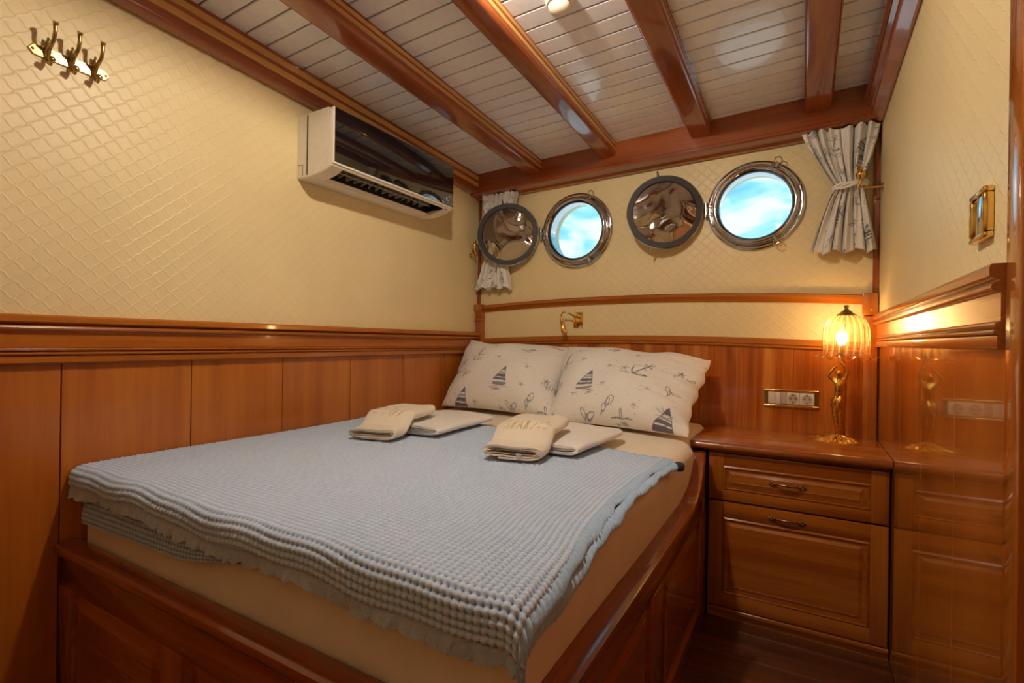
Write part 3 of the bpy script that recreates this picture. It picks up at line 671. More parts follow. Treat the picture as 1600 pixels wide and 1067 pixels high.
def motif(ink, kind, cx, cy, s=1.0, rot=0.0, rnd=random.Random(3)):
    c_, s_ = math.cos(rot), math.sin(rot)
    T = lambda p: (cx+s*(p[0]*c_-p[1]*s_), cy+s*(p[0]*s_+p[1]*c_))
    st = lambda pts, w=0.0012, k=0.85: ink.stroke([T(p) for p in pts], w*0.85*max(0.7, s), k)
    fi = lambda pts, k=0.8: ink.fill([T(p) for p in pts], k)
    loop = lambda x, y, a, b, r, n=20: [(x+a*math.cos(q)*math.cos(r)-b*math.sin(q)*math.sin(r), y+a*math.cos(q)*math.sin(r)+b*math.sin(q)*math.cos(r)) for q in [2*PI*i/n for i in range(n+1)]]
    if kind == 'boat':
        apex, bl, br = (0.012, 0.045), (-0.028, -0.002), (0.020, -0.004)
        lerp = lambda p, q, t_: (p[0]+(q[0]-p[0])*t_, p[1]+(q[1]-p[1])*t_)
        for a, b_, k in ((0, .32, .85), (.42, .52, .6), (.60, .80, .85), (.86, 1.0, .85)):
            fi([lerp(apex, bl, a), lerp(apex, br, a), lerp(apex, br, b_), lerp(apex, bl, b_)], k)
        st([apex, bl]); st([apex, br])
        fi([(-0.030, -0.010), (0.024, -0.010), (0.018, -0.018), (-0.022, -0.018)], 0.7)
        for i in range(16):
            y = -0.014-i*0.0013+rnd.uniform(-.001, .001); x = rnd.uniform(-0.040, 0.015); st([(x, y), (x+rnd.uniform(.01, .024), y+rnd.uniform(-.001, .001))], 0.0008, 0.65)
    elif kind == 'light':
        fi([(-0.004, 0.0), (0.006, 0.0), (0.014, 0.038), (0.008, 0.040)], 0.6); st([(0.011, 0.040), (0.013, 0.050)]); st([(0.003, 0.036), (0.018, 0.042)])
        for i in range(26):
            x = rnd.uniform(-0.030, 0.026); y = rnd.uniform(-0.022, 0.004); st([(x, y), (x+rnd.uniform(.004, .012), y+rnd.uniform(-.004, .005))], 0.0009, 0.75)
    elif kind == 'dolph':
        st([(-0.034, 0.004), (-0.024, -0.001), (-0.010, -0.001), (0.004, 0.008), (0.014, 0.010), (0.022, 0.004)], 0.0018); fi([(0.0, 0.002), (0.012, 0.012), (0.022, 0.010), (0.020, -0.002), (0.008, -0.004)], 0.55)
        st([(-0.002, -0.004), (-0.012, -0.014)]); st([(0.002, -0.004), (0.008, -0.016)]); st([(-0.012, -0.010), (0.016, -0.010)], 0.0008, 0.5)
    elif kind == 'knot':
        st(loop(-0.013, 0.008, 0.014, 0.006, 2.2)); st(loop(0.013, 0.004, 0.014, 0.006, 0.4)); st(loop(0.0, -0.004, 0.010, 0.004, 1.5)); st([(0.0, -0.012), (-0.001, -0.022)])
    elif kind == 'float':
        st(loop(0.010, 0.012, 0.017, 0.009, 1.0)); st(loop(0.002, 0.004, 0.014, 0.005, 1.1)); st(loop(-0.010, -0.010, 0.012, 0.006, 1.2)); st([(-0.014, -0.018), (-0.020, -0.028)], 0.0016)
    elif kind == 'islet':
        st([(-0.032, 0), (-0.014, 0.003), (0.002, 0), (0.020, 0.002), (0.036, 0)], 0.0016); st([(-0.004, 0), (-0.004, 0.020), (0.0, 0.024), (0.003, 0.020), (0.003, 0.0)], 0.0015)
        for i in range(9): x = rnd.uniform(-0.028, 0.02); st([(x, -0.004-rnd.random()*0.006), (x+0.012, -0.005-rnd.random()*0.006)], 0.0008, 0.6)
    elif kind == 'coral':
        for i in range(30): x = rnd.uniform(-0.024, 0.024); y = rnd.uniform(-0.020, 0.006); st([(x, y), (x+rnd.uniform(-.005, .005), y+rnd.uniform(.004, .012))], 0.0008, 0.6)
        st(loop(0.024, -0.002, 0.014, 0.005, 1.2)); st([(-0.012, 0.004), (-0.008, 0.024), (-0.002, 0.006)])
        for a in range(5): q = 2*PI*a/5+0.3; st([(-0.008, 0.018), (-0.008+0.010*math.cos(q), 0.018+0.010*math.sin(q))])
    elif kind == 'anchor':
        st([(-0.012, -0.018), (0.028, 0.030)], 0.0022); st(loop(0.031, 0.033, 0.005, 0.005, 0)); st([(0.012, 0.032), (0.034, 0.016)], 0.0018)
        st([(-0.016, 0.012), (-0.018, -0.006), (-0.012, -0.018), (0.004, -0.022), (0.022, -0.020)], 0.0024); fi([(0.012, -0.024), (0.030, -0.020), (0.016, -0.014)], 0.85)
        st([(-0.020, 0.020), (-0.002, 0.024), (0.014, 0.020), (0.018, 0.004)], 0.0010)
        for a in range(5): q = 2*PI*a/5+0.2; st([(-0.040, 0.002), (-0.040+0.013*math.cos(q), 0.002+0.013*math.sin(q))])
        for i in range(14): x = rnd.uniform(-0.055, 0.0); y = rnd.uniform(-0.026, -0.014); st([(x, y), (x+0.012, y+0.002)], 0.0009, 0.6)
    elif kind == 'star':
        for a in range(5): q = 2*PI*a/5+rot*3; st([(0, 0), (0.008*math.cos(q), 0.007*math.sin(q))], 0.0011, 0.7)
        for i in range(4): x = rnd.uniform(-0.024, 0.02); y = rnd.uniform(-0.010, 0.010); st([(x, y), (x+0.005, y+rnd.uniform(-.002, .002))], 0.0008, 0.5)
    elif kind == 'wheel':
        for a in range(8): q = 2*PI*a/8; st([(0.008*math.cos(q), 0.008*math.sin(q)), (0.024*math.cos(q+.2), 0.026*math.sin(q+.2))], 0.0011, 0.55)
    elif kind == 'chain':
        for i in range(4): st(loop(-0.02+i*0.013, 0.0-0.002*i, 0.009, 0.004, 0.1))

# ---- pillows
def pillow(name, BL, BR, TR, TL, prints, label, seed, thick=0.112):
    NUp, NVp = 300, 205
    u, v = np.meshgrid(np.linspace(0, 1, NUp), np.linspace(0, 1, NVp))
    BL, BR, TR, TL = [np.array(q, float) for q in (BL, BR, TR, TL)]
    a, b_ = 2*u-1, 2*v-1
    # pull the edges in between the corners
    uu = 0.5+0.5*a*(1-0.045*(1-b_**2)+0.012*np.sin(9*v+seed)+0.006*np.sin(23*v+seed*2)); vv = 0.5+0.5*b_*(1-0.075*(1-a**2)+0.022*np.sin(7*u+seed*2.2)*(b_ > 0)+0.008*np.sin(17*u+seed)*(b_ > 0))
    if seed == 2:
        vv = vv+0.045*np.exp(-((u-0.76)/0.10)**2)*np.clip(b_, 0, 1)**2; uu = uu+0.006*np.sin(v*30)*smooth(0.93, 1.0, u)
    else: vv = vv-0.03*np.exp(-((u-0.30)/0.16)**2)*np.clip(b_, 0, 1)**2
    base = ((1-uu)*(1-vv))[..., None]*BL+(uu*(1-vv))[..., None]*BR+(uu*vv)[..., None]*TR+((1-uu)*vv)[..., None]*TL
    nrm = np.cross(BR-BL, TL-BL); nrm /= np.linalg.norm(nrm)
    if nrm[1] > 0: nrm = -nrm
    prof = (np.clip(1-np.abs(a)**2.6, 0, 1)**0.55)*(np.clip(1-np.abs(b_)**2.4, 0, 1)**0.55)
    ph = seed*1.7
    wr = 0.006*np.sin(6*u+4*v+ph)+0.004*np.sin(15*u-9*v+ph)+0.013*smooth(0.76, 0.96, u)*np.sin(v*26+ph+5*u+1.5*np.sin(v*9))*(seed == 2)+0.006*smooth(0.7, 1.0, u)*np.sin(v*61+7*u)*(seed == 2)+0.003*np.sin(v*40+9*u)*smooth(0.9, 1, np.abs(a))
    front = base+nrm*(thick*prof+wr*np.clip(prof*2, 0, 1))[..., None]
    back = base-nrm*(thick*0.75*prof)[..., None]
    wM, hM = np.linalg.norm(BR-BL), np.linalg.norm(TL-BL)
    ink = Ink(wM, hM)
    for kind, pts in prints.items():
        for (pu, pv) in pts: motif(ink, kind, pu*wM, (pv-0.27*math.sin(PI*min(1, max(0, pv))))*hM, {'boat': 1.75, 'star': 1.5, 'coral': 1.4, 'light': 1.6, 'anchor': 1.5}.get(kind, 1.35), 0.25*math.sin(pu*9+pv*5) if kind in ('star', 'knot') else 0)
    rr = random.Random(seed)
    for i in range(200):
        x, y = rr.random()*wM, rr.random()*hM; ink.stroke([(x, y), (x+rr.uniform(.003, .008), y+rr.uniform(-.002, .002))], 0.0008, 0.45)
    iv = ink.sample(u*wM, v*hM)
    ink2 = np.zeros_like(iv)
    m = MB().grid(front, NUp, NVp); m.grid(back, NUp, NVp)
    o = obj(name, m, 'pillow_print', smooth=180, origin=tuple((BL+BR)/2))
    attr(o, 'ink', np.concatenate([iv.ravel(), ink2.ravel()]))
    return tag(o, label, 'pillow', 'bed pillows')
PL = {'light': [(0.27, 0.79)], 'dolph': [(0.73, 0.87)], 'boat': [(0.58, 0.55), (0.21, 0.03)], 'knot': [(0.2, 0.61), (0.67, 0.11)], 'float': [(0.83, 0.34)], 'islet': [(0.95, 0.11)], 'coral': [(0.96, 0.59)], 'anchor': [(0.06, 0.69)], 'star': [(0.5, 0.78), (0.42, 0.89), (0.78, 0.71), (0.76, 0.53), (0.34, 0.17), (0.57, 0.03), (0.04, 0.09), (0.08, 0.52)], 'wheel': [(0.17, 0.36)], 'chain': [(0.90, 0.96)]}
PR = {'light': [(0.05, 0.79)], 'dolph': [(0.41, 0.9)], 'boat': [(0.29, 0.57), (0.86, 0.04)], 'knot': [(0.88, 0.6), (0.33, 0.09)], 'float': [(0.48, 0.35)], 'islet': [(0.58, 0.12)], 'coral': [(0.0, 0.6), (0.91, 0.76)], 'anchor': [(0.65, 0.72)], 'star': [(0.23, 0.79), (0.15, 0.9), (0.44, 0.74), (0.43, 0.56), (0.05, 0.18), (0.74, 0.57), (0.67, 0.37), (0.59, 0.88)], 'wheel': [(0.86, 0.32)], 'chain': [(0.69, 0.95)]}
pillow('pillow', (0.035, -0.385, 0.665), (0.725, -0.465, 0.665), (0.650, -0.075, 0.985), (0.012, -0.100, 1.018), PL, 'nautical print pillow on the left, against the left wall', 1)
pillow('pillow', (0.710, -0.500, 0.665), (1.335, -0.585, 0.668), (1.352, -0.105, 0.945), (0.650, -0.125, 0.995), PR, 'nautical print pillow on the right, overlapping its neighbour and nearest the lamp', 2)

# ---- towels: flat spiral folds
def towel(name, p0, p1, w0, w1, z0, hgt, turns, matn, label, group, th=0.007, sag=0.0, seed=1):
    """p0 front end centre, p1 back end centre; widths at both ends"""
    p0 = Vector((*p0, 0)); p1 = Vector((*p1, 0)); ax = (p1-p0); L = ax.length; ax.normalize(); side = Vector((ax.y, -ax.x, 0))
    pts = []; nst = int(turns*40)
    for i in range(nst+1):
        a = -PI*0.55+2*PI*i/40; k = i/40
        hw = 0.5-0.020*k*th/0.007; hh = 0.5-(th*1.12*k)/hgt
        c, s_ = math.cos(a), math.sin(a)
        pts.append((hw*math.copysign(abs(c)**0.45, c), hh*math.copysign(abs(s_)**0.75, s_)))
    NL = 22; vs = []; fs = []; n2 = len(pts); rr = random.Random(seed)
    for j in range(NL+1):
        f = j/NL; w = (w0+(w1-w0)*f)*(1-0.16*max(0, (f-0.82)/0.18)**2.2); c = p0+ax*(L*f)
        zz = z0+sag*(min(1, max(0, (f-0.20)/0.22))**2*(3-2*min(1, max(0, (f-0.20)/0.22))))
        rnd_end = 1-0.55*(max(0, (f-0.90)/0.10)**2.2)-0.12*(max(0, (0.06-f)/0.06)**2)
        for lay in (0.5, -0.5):
            for i, (a, b_) in enumerate(pts):
                # offset along outward direction
                sc_h = (hgt/2+lay*th-th/2)/(hgt/2); sc_w = (w/2+lay*th-th/2)/(w/2)
                wob = 0.0025*math.sin(a*9+f*7+seed)+0.002*math.sin(f*13+a*4+seed*2)
                q = c+side*(a*w*sc_w)+ax*(0.004*math.sin(i*0.35+seed)*(1-f)-0.0)
                vs.append((q.x, q.y, zz+hgt/2+b_*hgt*sc_h*rnd_end+wob*(b_+0.5)))
    row = 2*n2
    for j in range(NL):
        for lay in (0, 1):
            for i in range(n2-1):
                A = j*row+lay*n2+i; fs.append((A, A+1, A+row+1, A+row))
        for i in (0, n2-1): fs.append((j*row+i, j*row+n2+i, (j+1)*row+n2+i, (j+1)*row+i))
    for j in (0, NL):
        for i in range(n2-1): fs.append((j*row+i, j*row+i+1, j*row+n2+i+1, j*row+n2+i))
    m = MB().add(vs, fs)
    t_ = thing(name, (p0.x, p0.y, z0), label, 'towel', group)
    obj('folded_cloth', m, matn, t_, smooth=60)
    return t_, p0, ax, side, L
TZ = MT+0.022
towel('bath_towel', (0.455, -1.135), (0.40, -0.715), 0.27, 0.36, TZ, 0.042, 2.6, 'towel_white', 'folded white towel under the cream towel nearer the left wall', 'white bath towels', seed=1)
towel('bath_towel', (0.985, -1.140), (0.985, -0.715), 0.29, 0.33, TZ, 0.042, 2.6, 'towel_white', 'folded white towel under the cream towel nearer the night stand', 'white bath towels', seed=2)
def embroider(t_, p0, ax, side, L, f0, w, z, glyphs, sz):
    m = MB(); n = len(glyphs)
    for k, g in enumerate(glyphs):
        x = (k+0.5)/n*w-w/2
        for st in g:
            pts = []
            for a, b_ in st:
                c = p0+ax*(L*f0+(b_-0.5)*sz)+side*(x+(a-0.5)*w/n*0.8+(b_-0.5)*0.008)
                ff = f0+(b_-0.5)*sz/L; q_ = min(1, max(0, (ff-0.20)/0.22)); pts.append((c.x, c.y, z-0.046+0.046*q_*q_*(3-2*q_)+0.0012))
            m.tube(pts, 0.0010, 5)
    o = obj('embroidery', m, 'gold_thread', t_, smooth=60); tag(o, 'gold embroidered lettering')
G = {'-': [[(0.15, 0.85), (0.7, 0.95)], [(0.1, 0.15), (0.65, 0.25)]], '/': [[(0.1, 0), (0.9, 1)]], 's': [[(0.9, 0.9), (0.3, 1.0), (0.2, 0.7), (0.8, 0.4), (0.7, 0.05), (0.1, 0.1)]], 'k': [[(0.2, 0), (0.35, 1)], [(0.9, 0.8), (0.25, 0.45), (0.8, 0)]],
     'a': [[(0.0, 0.0), (0.5, 1.0), (0.9, 0.0)], [(0.2, 0.35), (0.8, 0.35)]], 'b': [[(0.15, 0.0), (0.2, 1.0), (0.75, 0.85), (0.3, 0.5), (0.85, 0.3), (0.15, 0.0)]],
     'y': [[(0.1, 0.9), (0.5, 0.5)], [(0.9, 0.9), (0.2, 0.0)]], '2': [[(0.1, 0.85), (0.6, 1.0), (0.8, 0.7), (0.1, 0.05), (0.9, 0.05)]], 'c': [[(0.9, 0.85), (0.4, 1.0), (0.1, 0.5), (0.4, 0.05), (0.9, 0.15)]], 'o': [[(0.5+0.4*math.cos(q), 0.5+0.5*math.sin(q)) for q in [2*PI*i/12 for i in range(13)]]]}
t1 = towel('hand_towel', (0.425, -1.285), (0.335, -0.945), 0.185, 0.20, TZ, 0.046, 3.0, 'towel_cream', 'cream rolled towel with gold embroidery nearer the left wall', 'cream hand towels', sag=0.046, seed=3)
embroider(*t1, 0.36, 0.13, TZ+0.046+0.047, [G['-'], G['-'], G['o'], G['y']], 0.034)
t2 = towel('hand_towel', (0.975, -1.275), (0.905, -0.930), 0.185, 0.215, TZ, 0.048, 3.0, 'towel_cream', 'cream rolled towel with gold embroidery nearer the night stand', 'cream hand towels', sag=0.046, seed=4)
embroider(*t2, 0.36, 0.17, TZ+0.046+0.049, [G['/'], G['s'], G['k'], G['a'], G['b'], G['y'], G['-'], G['-']], 0.030)
obj('care_label', MB().box((0.995, -1.283, TZ+0.012), (1.012, -1.276, TZ+0.024), 0.001), 'care_label', t2[0])

# ---- night stand
NX0, NZ, NY = 1.389, 0.637, -0.430
ns = thing('night_stand', (1.68, -0.22, ZF), 'varnished wooden night stand with one drawer and one cupboard door', 'night stand')
obj('body', MB().box((NX0, NY+0.018, ZF+0.03), (W-0.002, -0.012, NZ-0.030)), 'wood_Z', ns)
top = [(0, 0), (0.44, 0), (0.446, 0.004), (0.450, 0.012), (0.449, 0.020), (0.444, 0.027), (0.436, 0.030), (0, 0.030)]
obj('top', MB().sweep([(a-0.010, b_) for a, b_ in top], [(1.326, -0.022, NZ-0.030), (W-0.001, -0.022, NZ-0.030)], (0, -1, 0), (0, 0, 1)), 'wood_X', ns, smooth=40)
def front(name, z0, z1, pz0, pz1, hz):
    px0, px1 = 1.444, 1.914
    f = obj(name, MB().box((NX0+0.001, NY+0.004, z0), (W-0.006, NY+0.020, z1), 0.001), 'wood_X', ns)
    obj('stile', MB().box((NX0+0.001, NY, z0), (px0, NY+0.018, z1), 0.0025), 'wood_Z', f, smooth=40)
    obj('stile', MB().box((px1, NY, z0), (W-0.006, NY+0.018, z1), 0.0025), 'wood_Z', f, smooth=40)
    obj('rail', MB().box((px0-0.001, NY-0.0005, pz1), (px1+0.001, NY+0.018, z1), 0.0025), 'wood_X', f, smooth=40)
    obj('rail', MB().box((px0-0.001, NY-0.0005, z0), (px1+0.001, NY+0.018, pz0), 0.0025), 'wood_X', f, smooth=40)
    obj('panel', MB().raised((px0, NY+0.001, pz0), (1, 0, 0), (0, 0, 1), (0, -1, 0), px1-px0, pz1-pz0, ((0, 0.0), (0.006, 0.004), (0.009, -0.006), (0.014, -0.006), (0.032, 0.002), (0.034, 0.001))), 'wood_X', f)
    cx = 1.662; pts = [(cx-0.042+0.084*i/12, NY-0.005-0.016*math.sin(PI*i/12)**0.6, hz+0.003*math.sin(PI*i/12)) for i in range(13)]
    m = MB().tube(pts, [0.003+0.0015*math.sin(PI*i/12) for i in range(13)], 8)
    for sg in (-1, 1):
        m.ball((cx+sg*0.042, NY-0.005, hz), 0.0065, 10).ball((cx+sg*0.050, NY-0.004, hz+0.004), 0.005, 8).ball((cx+sg*0.050, NY-0.004, hz-0.004), 0.005, 8).ball((cx+sg*0.057, NY-0.003, hz), 0.0045, 8)
    h = obj('handle', m, 'bronze', f, smooth=180); tag(h, 'small dark bronze bow handle')
front('drawer', 0.412, 0.592, 0.452, 0.545, 0.500)
front('cupboard_door', -0.002, 0.405, 0.050, 0.345, 0.372)
obj('plinth', MB().box((NX0, NY+0.012, ZF), (W-0.002, -0.02, ZF+0.032), 0.0).box((NX0, NY-0.004, -0.022), (W-0.002, NY+0.02, -0.006), 0.004, 3), 'wood_X', ns, smooth=40)

# ---- table lamp
LX, LY = 1.835, -0.150
lp = thing('table_lamp', (LX, LY, NZ), 'lit brass figurine lamp with ribbed amber glass shade on the night stand', 'lamp')
# leafy base
nr_, na = 14, 64; m = MB(); vs = []; fs = []
for i in range(nr_+1):
    f = i/nr_
    for k in range(na):
        a = 2*PI*k/na
        R = 0.054+0.009*math.cos(5*a+0.5)+0.072*max(0, math.cos(a-PI+0.25))**4+0.006*math.cos(11*a)
        z = 0.013*(1-f)**1.2*(1+0.4*math.cos(5*a))+0.009*math.cos(9*a+f*7)*f*(1-f)*3+0.009*(1-f**4)+0.003*math.cos(17*a-f*11)*f*(1-f)*3
        vs.append((R*f*math.cos(a)*1.0, R*f*math.sin(a)*0.85, max(z, 0.0015) if f < 1 else 0.0))
for i in range(nr_):
    for k in range(na): fs.append((i*na+k, i*na+(k+1) % na, (i+1)*na+(k+1) % na, (i+1)*na+k))
m.add(vs, fs)
obj('base', m, 'gold_statue', lp, smooth=180, world=False)
def skin(name, joints, edges, mat_, parent, sub=2):
    me = bpy.data.meshes.new(name); me.from_pydata([j[:3] for j in joints], edges, [])
    o = bpy.data.objects.new(name+'_tmp', me); COL.objects.link(o)
    md = o.modifiers.new('s', 'SKIN'); md.use_smooth_shade = True
    for i, j in enumerate(joints):
        sv = me.skin_vertices[0].data[i]; sv.radius = (j[3]*1.2, (j[4] if len(j) > 4 else j[3])*1.2); sv.use_root = (i == 0)
    o.modifiers.new('d', 'SUBSURF').levels = sub; o.modifiers['d'].render_levels = sub
    dg = bpy.context.evaluated_depsgraph_get(); me2 = bpy.data.meshes.new_from_object(o.evaluated_get(dg))
    bpy.data.objects.remove(o); me2.materials.clear(); me2.materials.append(MATS[mat_]); me2.shade_smooth(); me2.name = name
    p = bpy.data.objects.new(name, me2); COL.objects.link(p); p.parent = parent; return p
J = [(0.000, 0, 0.160, .019, .016), (0.001, 0, 0.190, .014, .012), (0.004, 0, 0.222, .019, .014), (0.003, 0, 0.240, .016, .011), (0.002, 0, 0.252, .007), (0.001, -0.003, 0.268, .013, .014), (0.002, -0.002, 0.284, .010),
     (-0.009, 0, 0.125, .013), (-0.005, -0.004, 0.078, .0095), (-0.001, 0.001, 0.050, .0085), (0.000, 0, 0.022, .006), (-0.004, -0.014, 0.018, .0055),
     (0.010, 0, 0.125, .013), (0.009, 0.0, 0.078, .0095), (0.007, 0.004, 0.050, .0085), (0.008, 0.004, 0.022, .006), (0.010, -0.010, 0.018, .0055),
     (-0.016, 0, 0.241, .0075), (-0.036, -0.004, 0.262, .006), (-0.020, -0.004, 0.286, .0045), (-0.006, -0.002, 0.300, .004),
     (0.020, 0, 0.241, .0075), (0.030, 0.0, 0.276, .006), (0.016, 0.0, 0.306, .005), (0.006, 0, 0.316, .004)]
E_ = [(0, 1), (1, 2), (2, 3), (3, 4), (4, 5), (5, 6), (0, 7), (7, 8), (8, 9), (9, 10), (10, 11), (0, 12), (12, 13), (13, 14), (14, 15), (15, 16), (3, 17), (17, 18), (18, 19), (19, 20), (3, 21), (21, 22), (22, 23), (23, 24)]
fg = skin('figurine', J, E_, 'gold_statue', lp); tag(fg, 'gilded standing figure with both arms raised'); fg.location = (-0.006, 0, 0)
# cloth round the hips, stem behind
m = MB(); vs = []; fs = []; na = 28
for i in range(7):
    f = i/6
    for k in range(na):
        a = 2*PI*k/na; R = (0.018+0.006*math.sin(PI*f))*(1+0.14*math.cos(6*a+3*f)); vs.append((R*math.cos(a)-0.006, R*0.85*math.sin(a), 0.176-0.048*f+0.008*math.cos(a+0.8)))
for i in range(6):
    for k in range(na): fs.append((i*na+k, i*na+(k+1) % na, (i+1)*na+(k+1) % na, (i+1)*na+k))
obj('drape', m.add(vs, fs), 'gold_statue', lp, smooth=180, world=False)
obj('stem', MB().tube([(0.016, 0.010, 0.012), (0.018, 0.012, 0.12), (0.020, 0.012, 0.22), (0.016, 0.006, 0.30), (0.004, 0.0, 0.345), (0.004, 0.0, 0.395)], 0.0045, 8), 'gold_statue', lp, smooth=180, world=False)
obj('bulb_holder', MB().lathe([(0, 0.335), (0.016, 0.335), (0.018, 0.345), (0.014, 0.375), (0.012, 0.382), (0, 0.382)], (0.004, 0, 0), (0, 0, 1), 20), 'brass', lp, smooth=40, world=False)
obj('bulb', MB().lathe([(0.010, 0.382), (0.014, 0.392), (0.019, 0.406), (0.020, 0.416), (0.016, 0.430), (0.008, 0.438), (0, 0.440)], (0.004, 0, 0), (0, 0, 1), 20), 'bulb', lp, smooth=60, world=False)
# ribbed glass shade with flared scalloped rim
sp = [(0.026, 0.500), (0.045, 0.497), (0.062, 0.486), (0.073, 0.468), (0.079, 0.445), (0.081, 0.415), (0.081, 0.385), (0.080, 0.362), (0.082, 0.346), (0.090, 0.336), (0.104, 0.330)]
na = 240; vs = []; fs = []
for i, (r, z) in enumerate(sp):
    f = i/(len(sp)-1)
    for k in range(na):
        a = 2*PI*k/na; tw = a+0.25*max(0, f-0.6)
        rib = 0.0065*(1-abs(math.sin(10*tw)))**1.3; rr_ = r-rib*min(1, r/0.06)
        sc = max(0, (f-0.78)/0.22)
        vs.append(((rr_+0.005*sc*math.cos(10*a))*math.cos(a), (rr_+0.005*sc*math.cos(10*a))*math.sin(a), z+0.008*sc*math.cos(10*a)))
for i in range(len(sp)-1):
    for k in range(na): fs.append((i*na+k, i*na+(k+1) % na, (i+1)*na+(k+1) % na, (i+1)*na+k))
sh = obj('lamp_shade', MB().add(vs, fs), 'amber_glass', lp, smooth=180, world=False); attr(sh, 'rib', np.array([(1-abs(math.sin(10*(2*PI*k/na+0.25*max(0, i/(len(sp)-1)-0.6)))))**1.6 if i < len(sp)-1 else 0.9 for i in range(len(sp)) for k in range(na)])); tag(sh, 'ribbed amber glass bell shade with a wavy rim'); sh.location = (0.018, 0, 0)
obj('finial', MB().lathe([(0.0, 0.498), (0.034, 0.498), (0.035, 0.503), (0.026, 0.508), (0.016, 0.518), (0.008, 0.524), (0.006, 0.530), (0.009, 0.535), (0.008, 0.541), (0, 0.543)], (0.018, 0, 0), (0, 0, 1), 28), 'brass_old', lp, smooth=50, world=False)
obj('finial_rod', MB().tube([(0.004, 0, 0.438), (0.018, 0, 0.47), (0.018, 0, 0.50)], 0.003, 8), 'brass', lp, smooth=60, world=False)
ld = bpy.data.lights.new('table_lamp_light', 'POINT'); ld.energy = TABLE_LAMP_W; ld.color = (1.0, 0.68, 0.33); ld.shadow_soft_size = 0.018
lo = bpy.data.objects.new('table_lamp_light', ld); COL.objects.link(lo); lo.parent = lp; lo.location = (0.004, 0, 0.452)

# ---- socket strip on the headboard panelling
sx0, sx1, sz0, sz1 = 1.555, 1.768, 0.744, 0.822; Y0 = -0.008
ss = thing('socket_strip', (1.66, Y0, 0.783), 'brass framed strip of switches and two round sockets behind the night stand', 'socket')
obj('backplate', MB().box((sx0+0.003, Y0-0.007, sz0+0.006), (sx1-0.003, Y0+0.0, sz1-0.006), 0.001), 'brass_old', ss)
obj('frame_bar', MB().box((sx0, Y0-0.013, sz1-0.010), (sx1, Y0, sz1), 0.003, 3), 'brass', ss, smooth=40)
obj('frame_bar', MB().box((sx0, Y0-0.013, sz0), (sx1, Y0, sz0+0.010), 0.003, 3), 'brass', ss, smooth=40)
for i, (a, c, mm) in enumerate(((0.018, 0.044, 'socket_cream'), (0.045, 0.066, 'socket_cream'), (0.067, 0.090, 'socket_grey'))):
    obj('switch', MB().box((sx0+a, Y0-0.012, sz0+0.013), (sx0+c, Y0-0.006, sz1-0.013), 0.0015), mm, ss, smooth=40)
for a, c in ((0.091, 0.140), (0.141, 0.195)):
    s_ = obj('socket', MB().box((sx0+a, Y0-0.011, sz0+0.013), (sx0+c, Y0-0.006, sz1-0.013), 0.001), 'socket_cream', ss, smooth=40)
    cx, cz = sx0+(a+c)/2, (sz0+sz1)/2
    obj('recess', MB().lathe([(0.0195, 0.0), (0.0195, 0.0022), (0.0172, 0.0024), (0.0165, 0.0006), (0, 0.0006)], (cx, Y0-0.011, cz), (0, -1, 0), 28), 'socket_grey', s_, smooth=40)
    for dx in (-0.009, 0.009): obj('pin_hole', MB().lathe([(0.003, 0), (0.003, 0.0004), (0, 0.0004)], (cx+dx, Y0-0.0117, cz), (0, -1, 0), 10), 'socket_dark', s_)
    for dz in (-0.0175, 0.0175): obj('earth_clip', MB().box((cx-0.003, Y0-0.0142, cz+dz-0.002), (cx+0.003, Y0-0.011, cz+dz+0.002)), 'socket_dark', s_)

# ---- reading lamp on the back wall
rl = thing('reading_lamp', (0.650, 0, 1.136), 'small brass gooseneck reading lamp on the wall above the pillows', 'lamp')
obj('wall_plate', MB().box((0.625, -0.006, 1.094), (0.677, 0.0, 1.178), 0.0015), 'brass', rl, smooth=40)
obj('switch_knob', MB().lathe([(0, 0), (0.008, 0), (0.008, 0.006), (0.006, 0.009), (0, 0.009)], (0.651, -0.006, 1.112), (0, -1, 0), 16), 'dark_slot', rl, smooth=40)
for z in (1.100, 1.170): obj('screw', MB().lathe([(0.003, 0), (0.002, 0.0015), (0, 0.002)], (0.651, -0.006, z), (0, -1, 0), 8), 'dark_slot', rl)
pts = [(0.660, -0.006, 1.148), (0.658, -0.030, 1.147), (0.648, -0.050, 1.152), (0.628, -0.062, 1.166), (0.606, -0.070, 1.176), (0.590, -0.074, 1.174), (0.583, -0.076, 1.160), (0.584, -0.076, 1.145)]
obj('gooseneck', MB().tube(pts, 0.0042, 8), 'brass_old', rl, smooth=60)
obj('head', MB().tube([(0.584, -0.076, 1.150), (0.586, -0.076, 1.128), (0.588, -0.076, 1.124), (0.602, -0.080, 1.068), (0.603, -0.080, 1.064)], [0.006, 0.008, 0.0125, 0.0135, 0.012], 16), 'brass', rl, smooth=50)

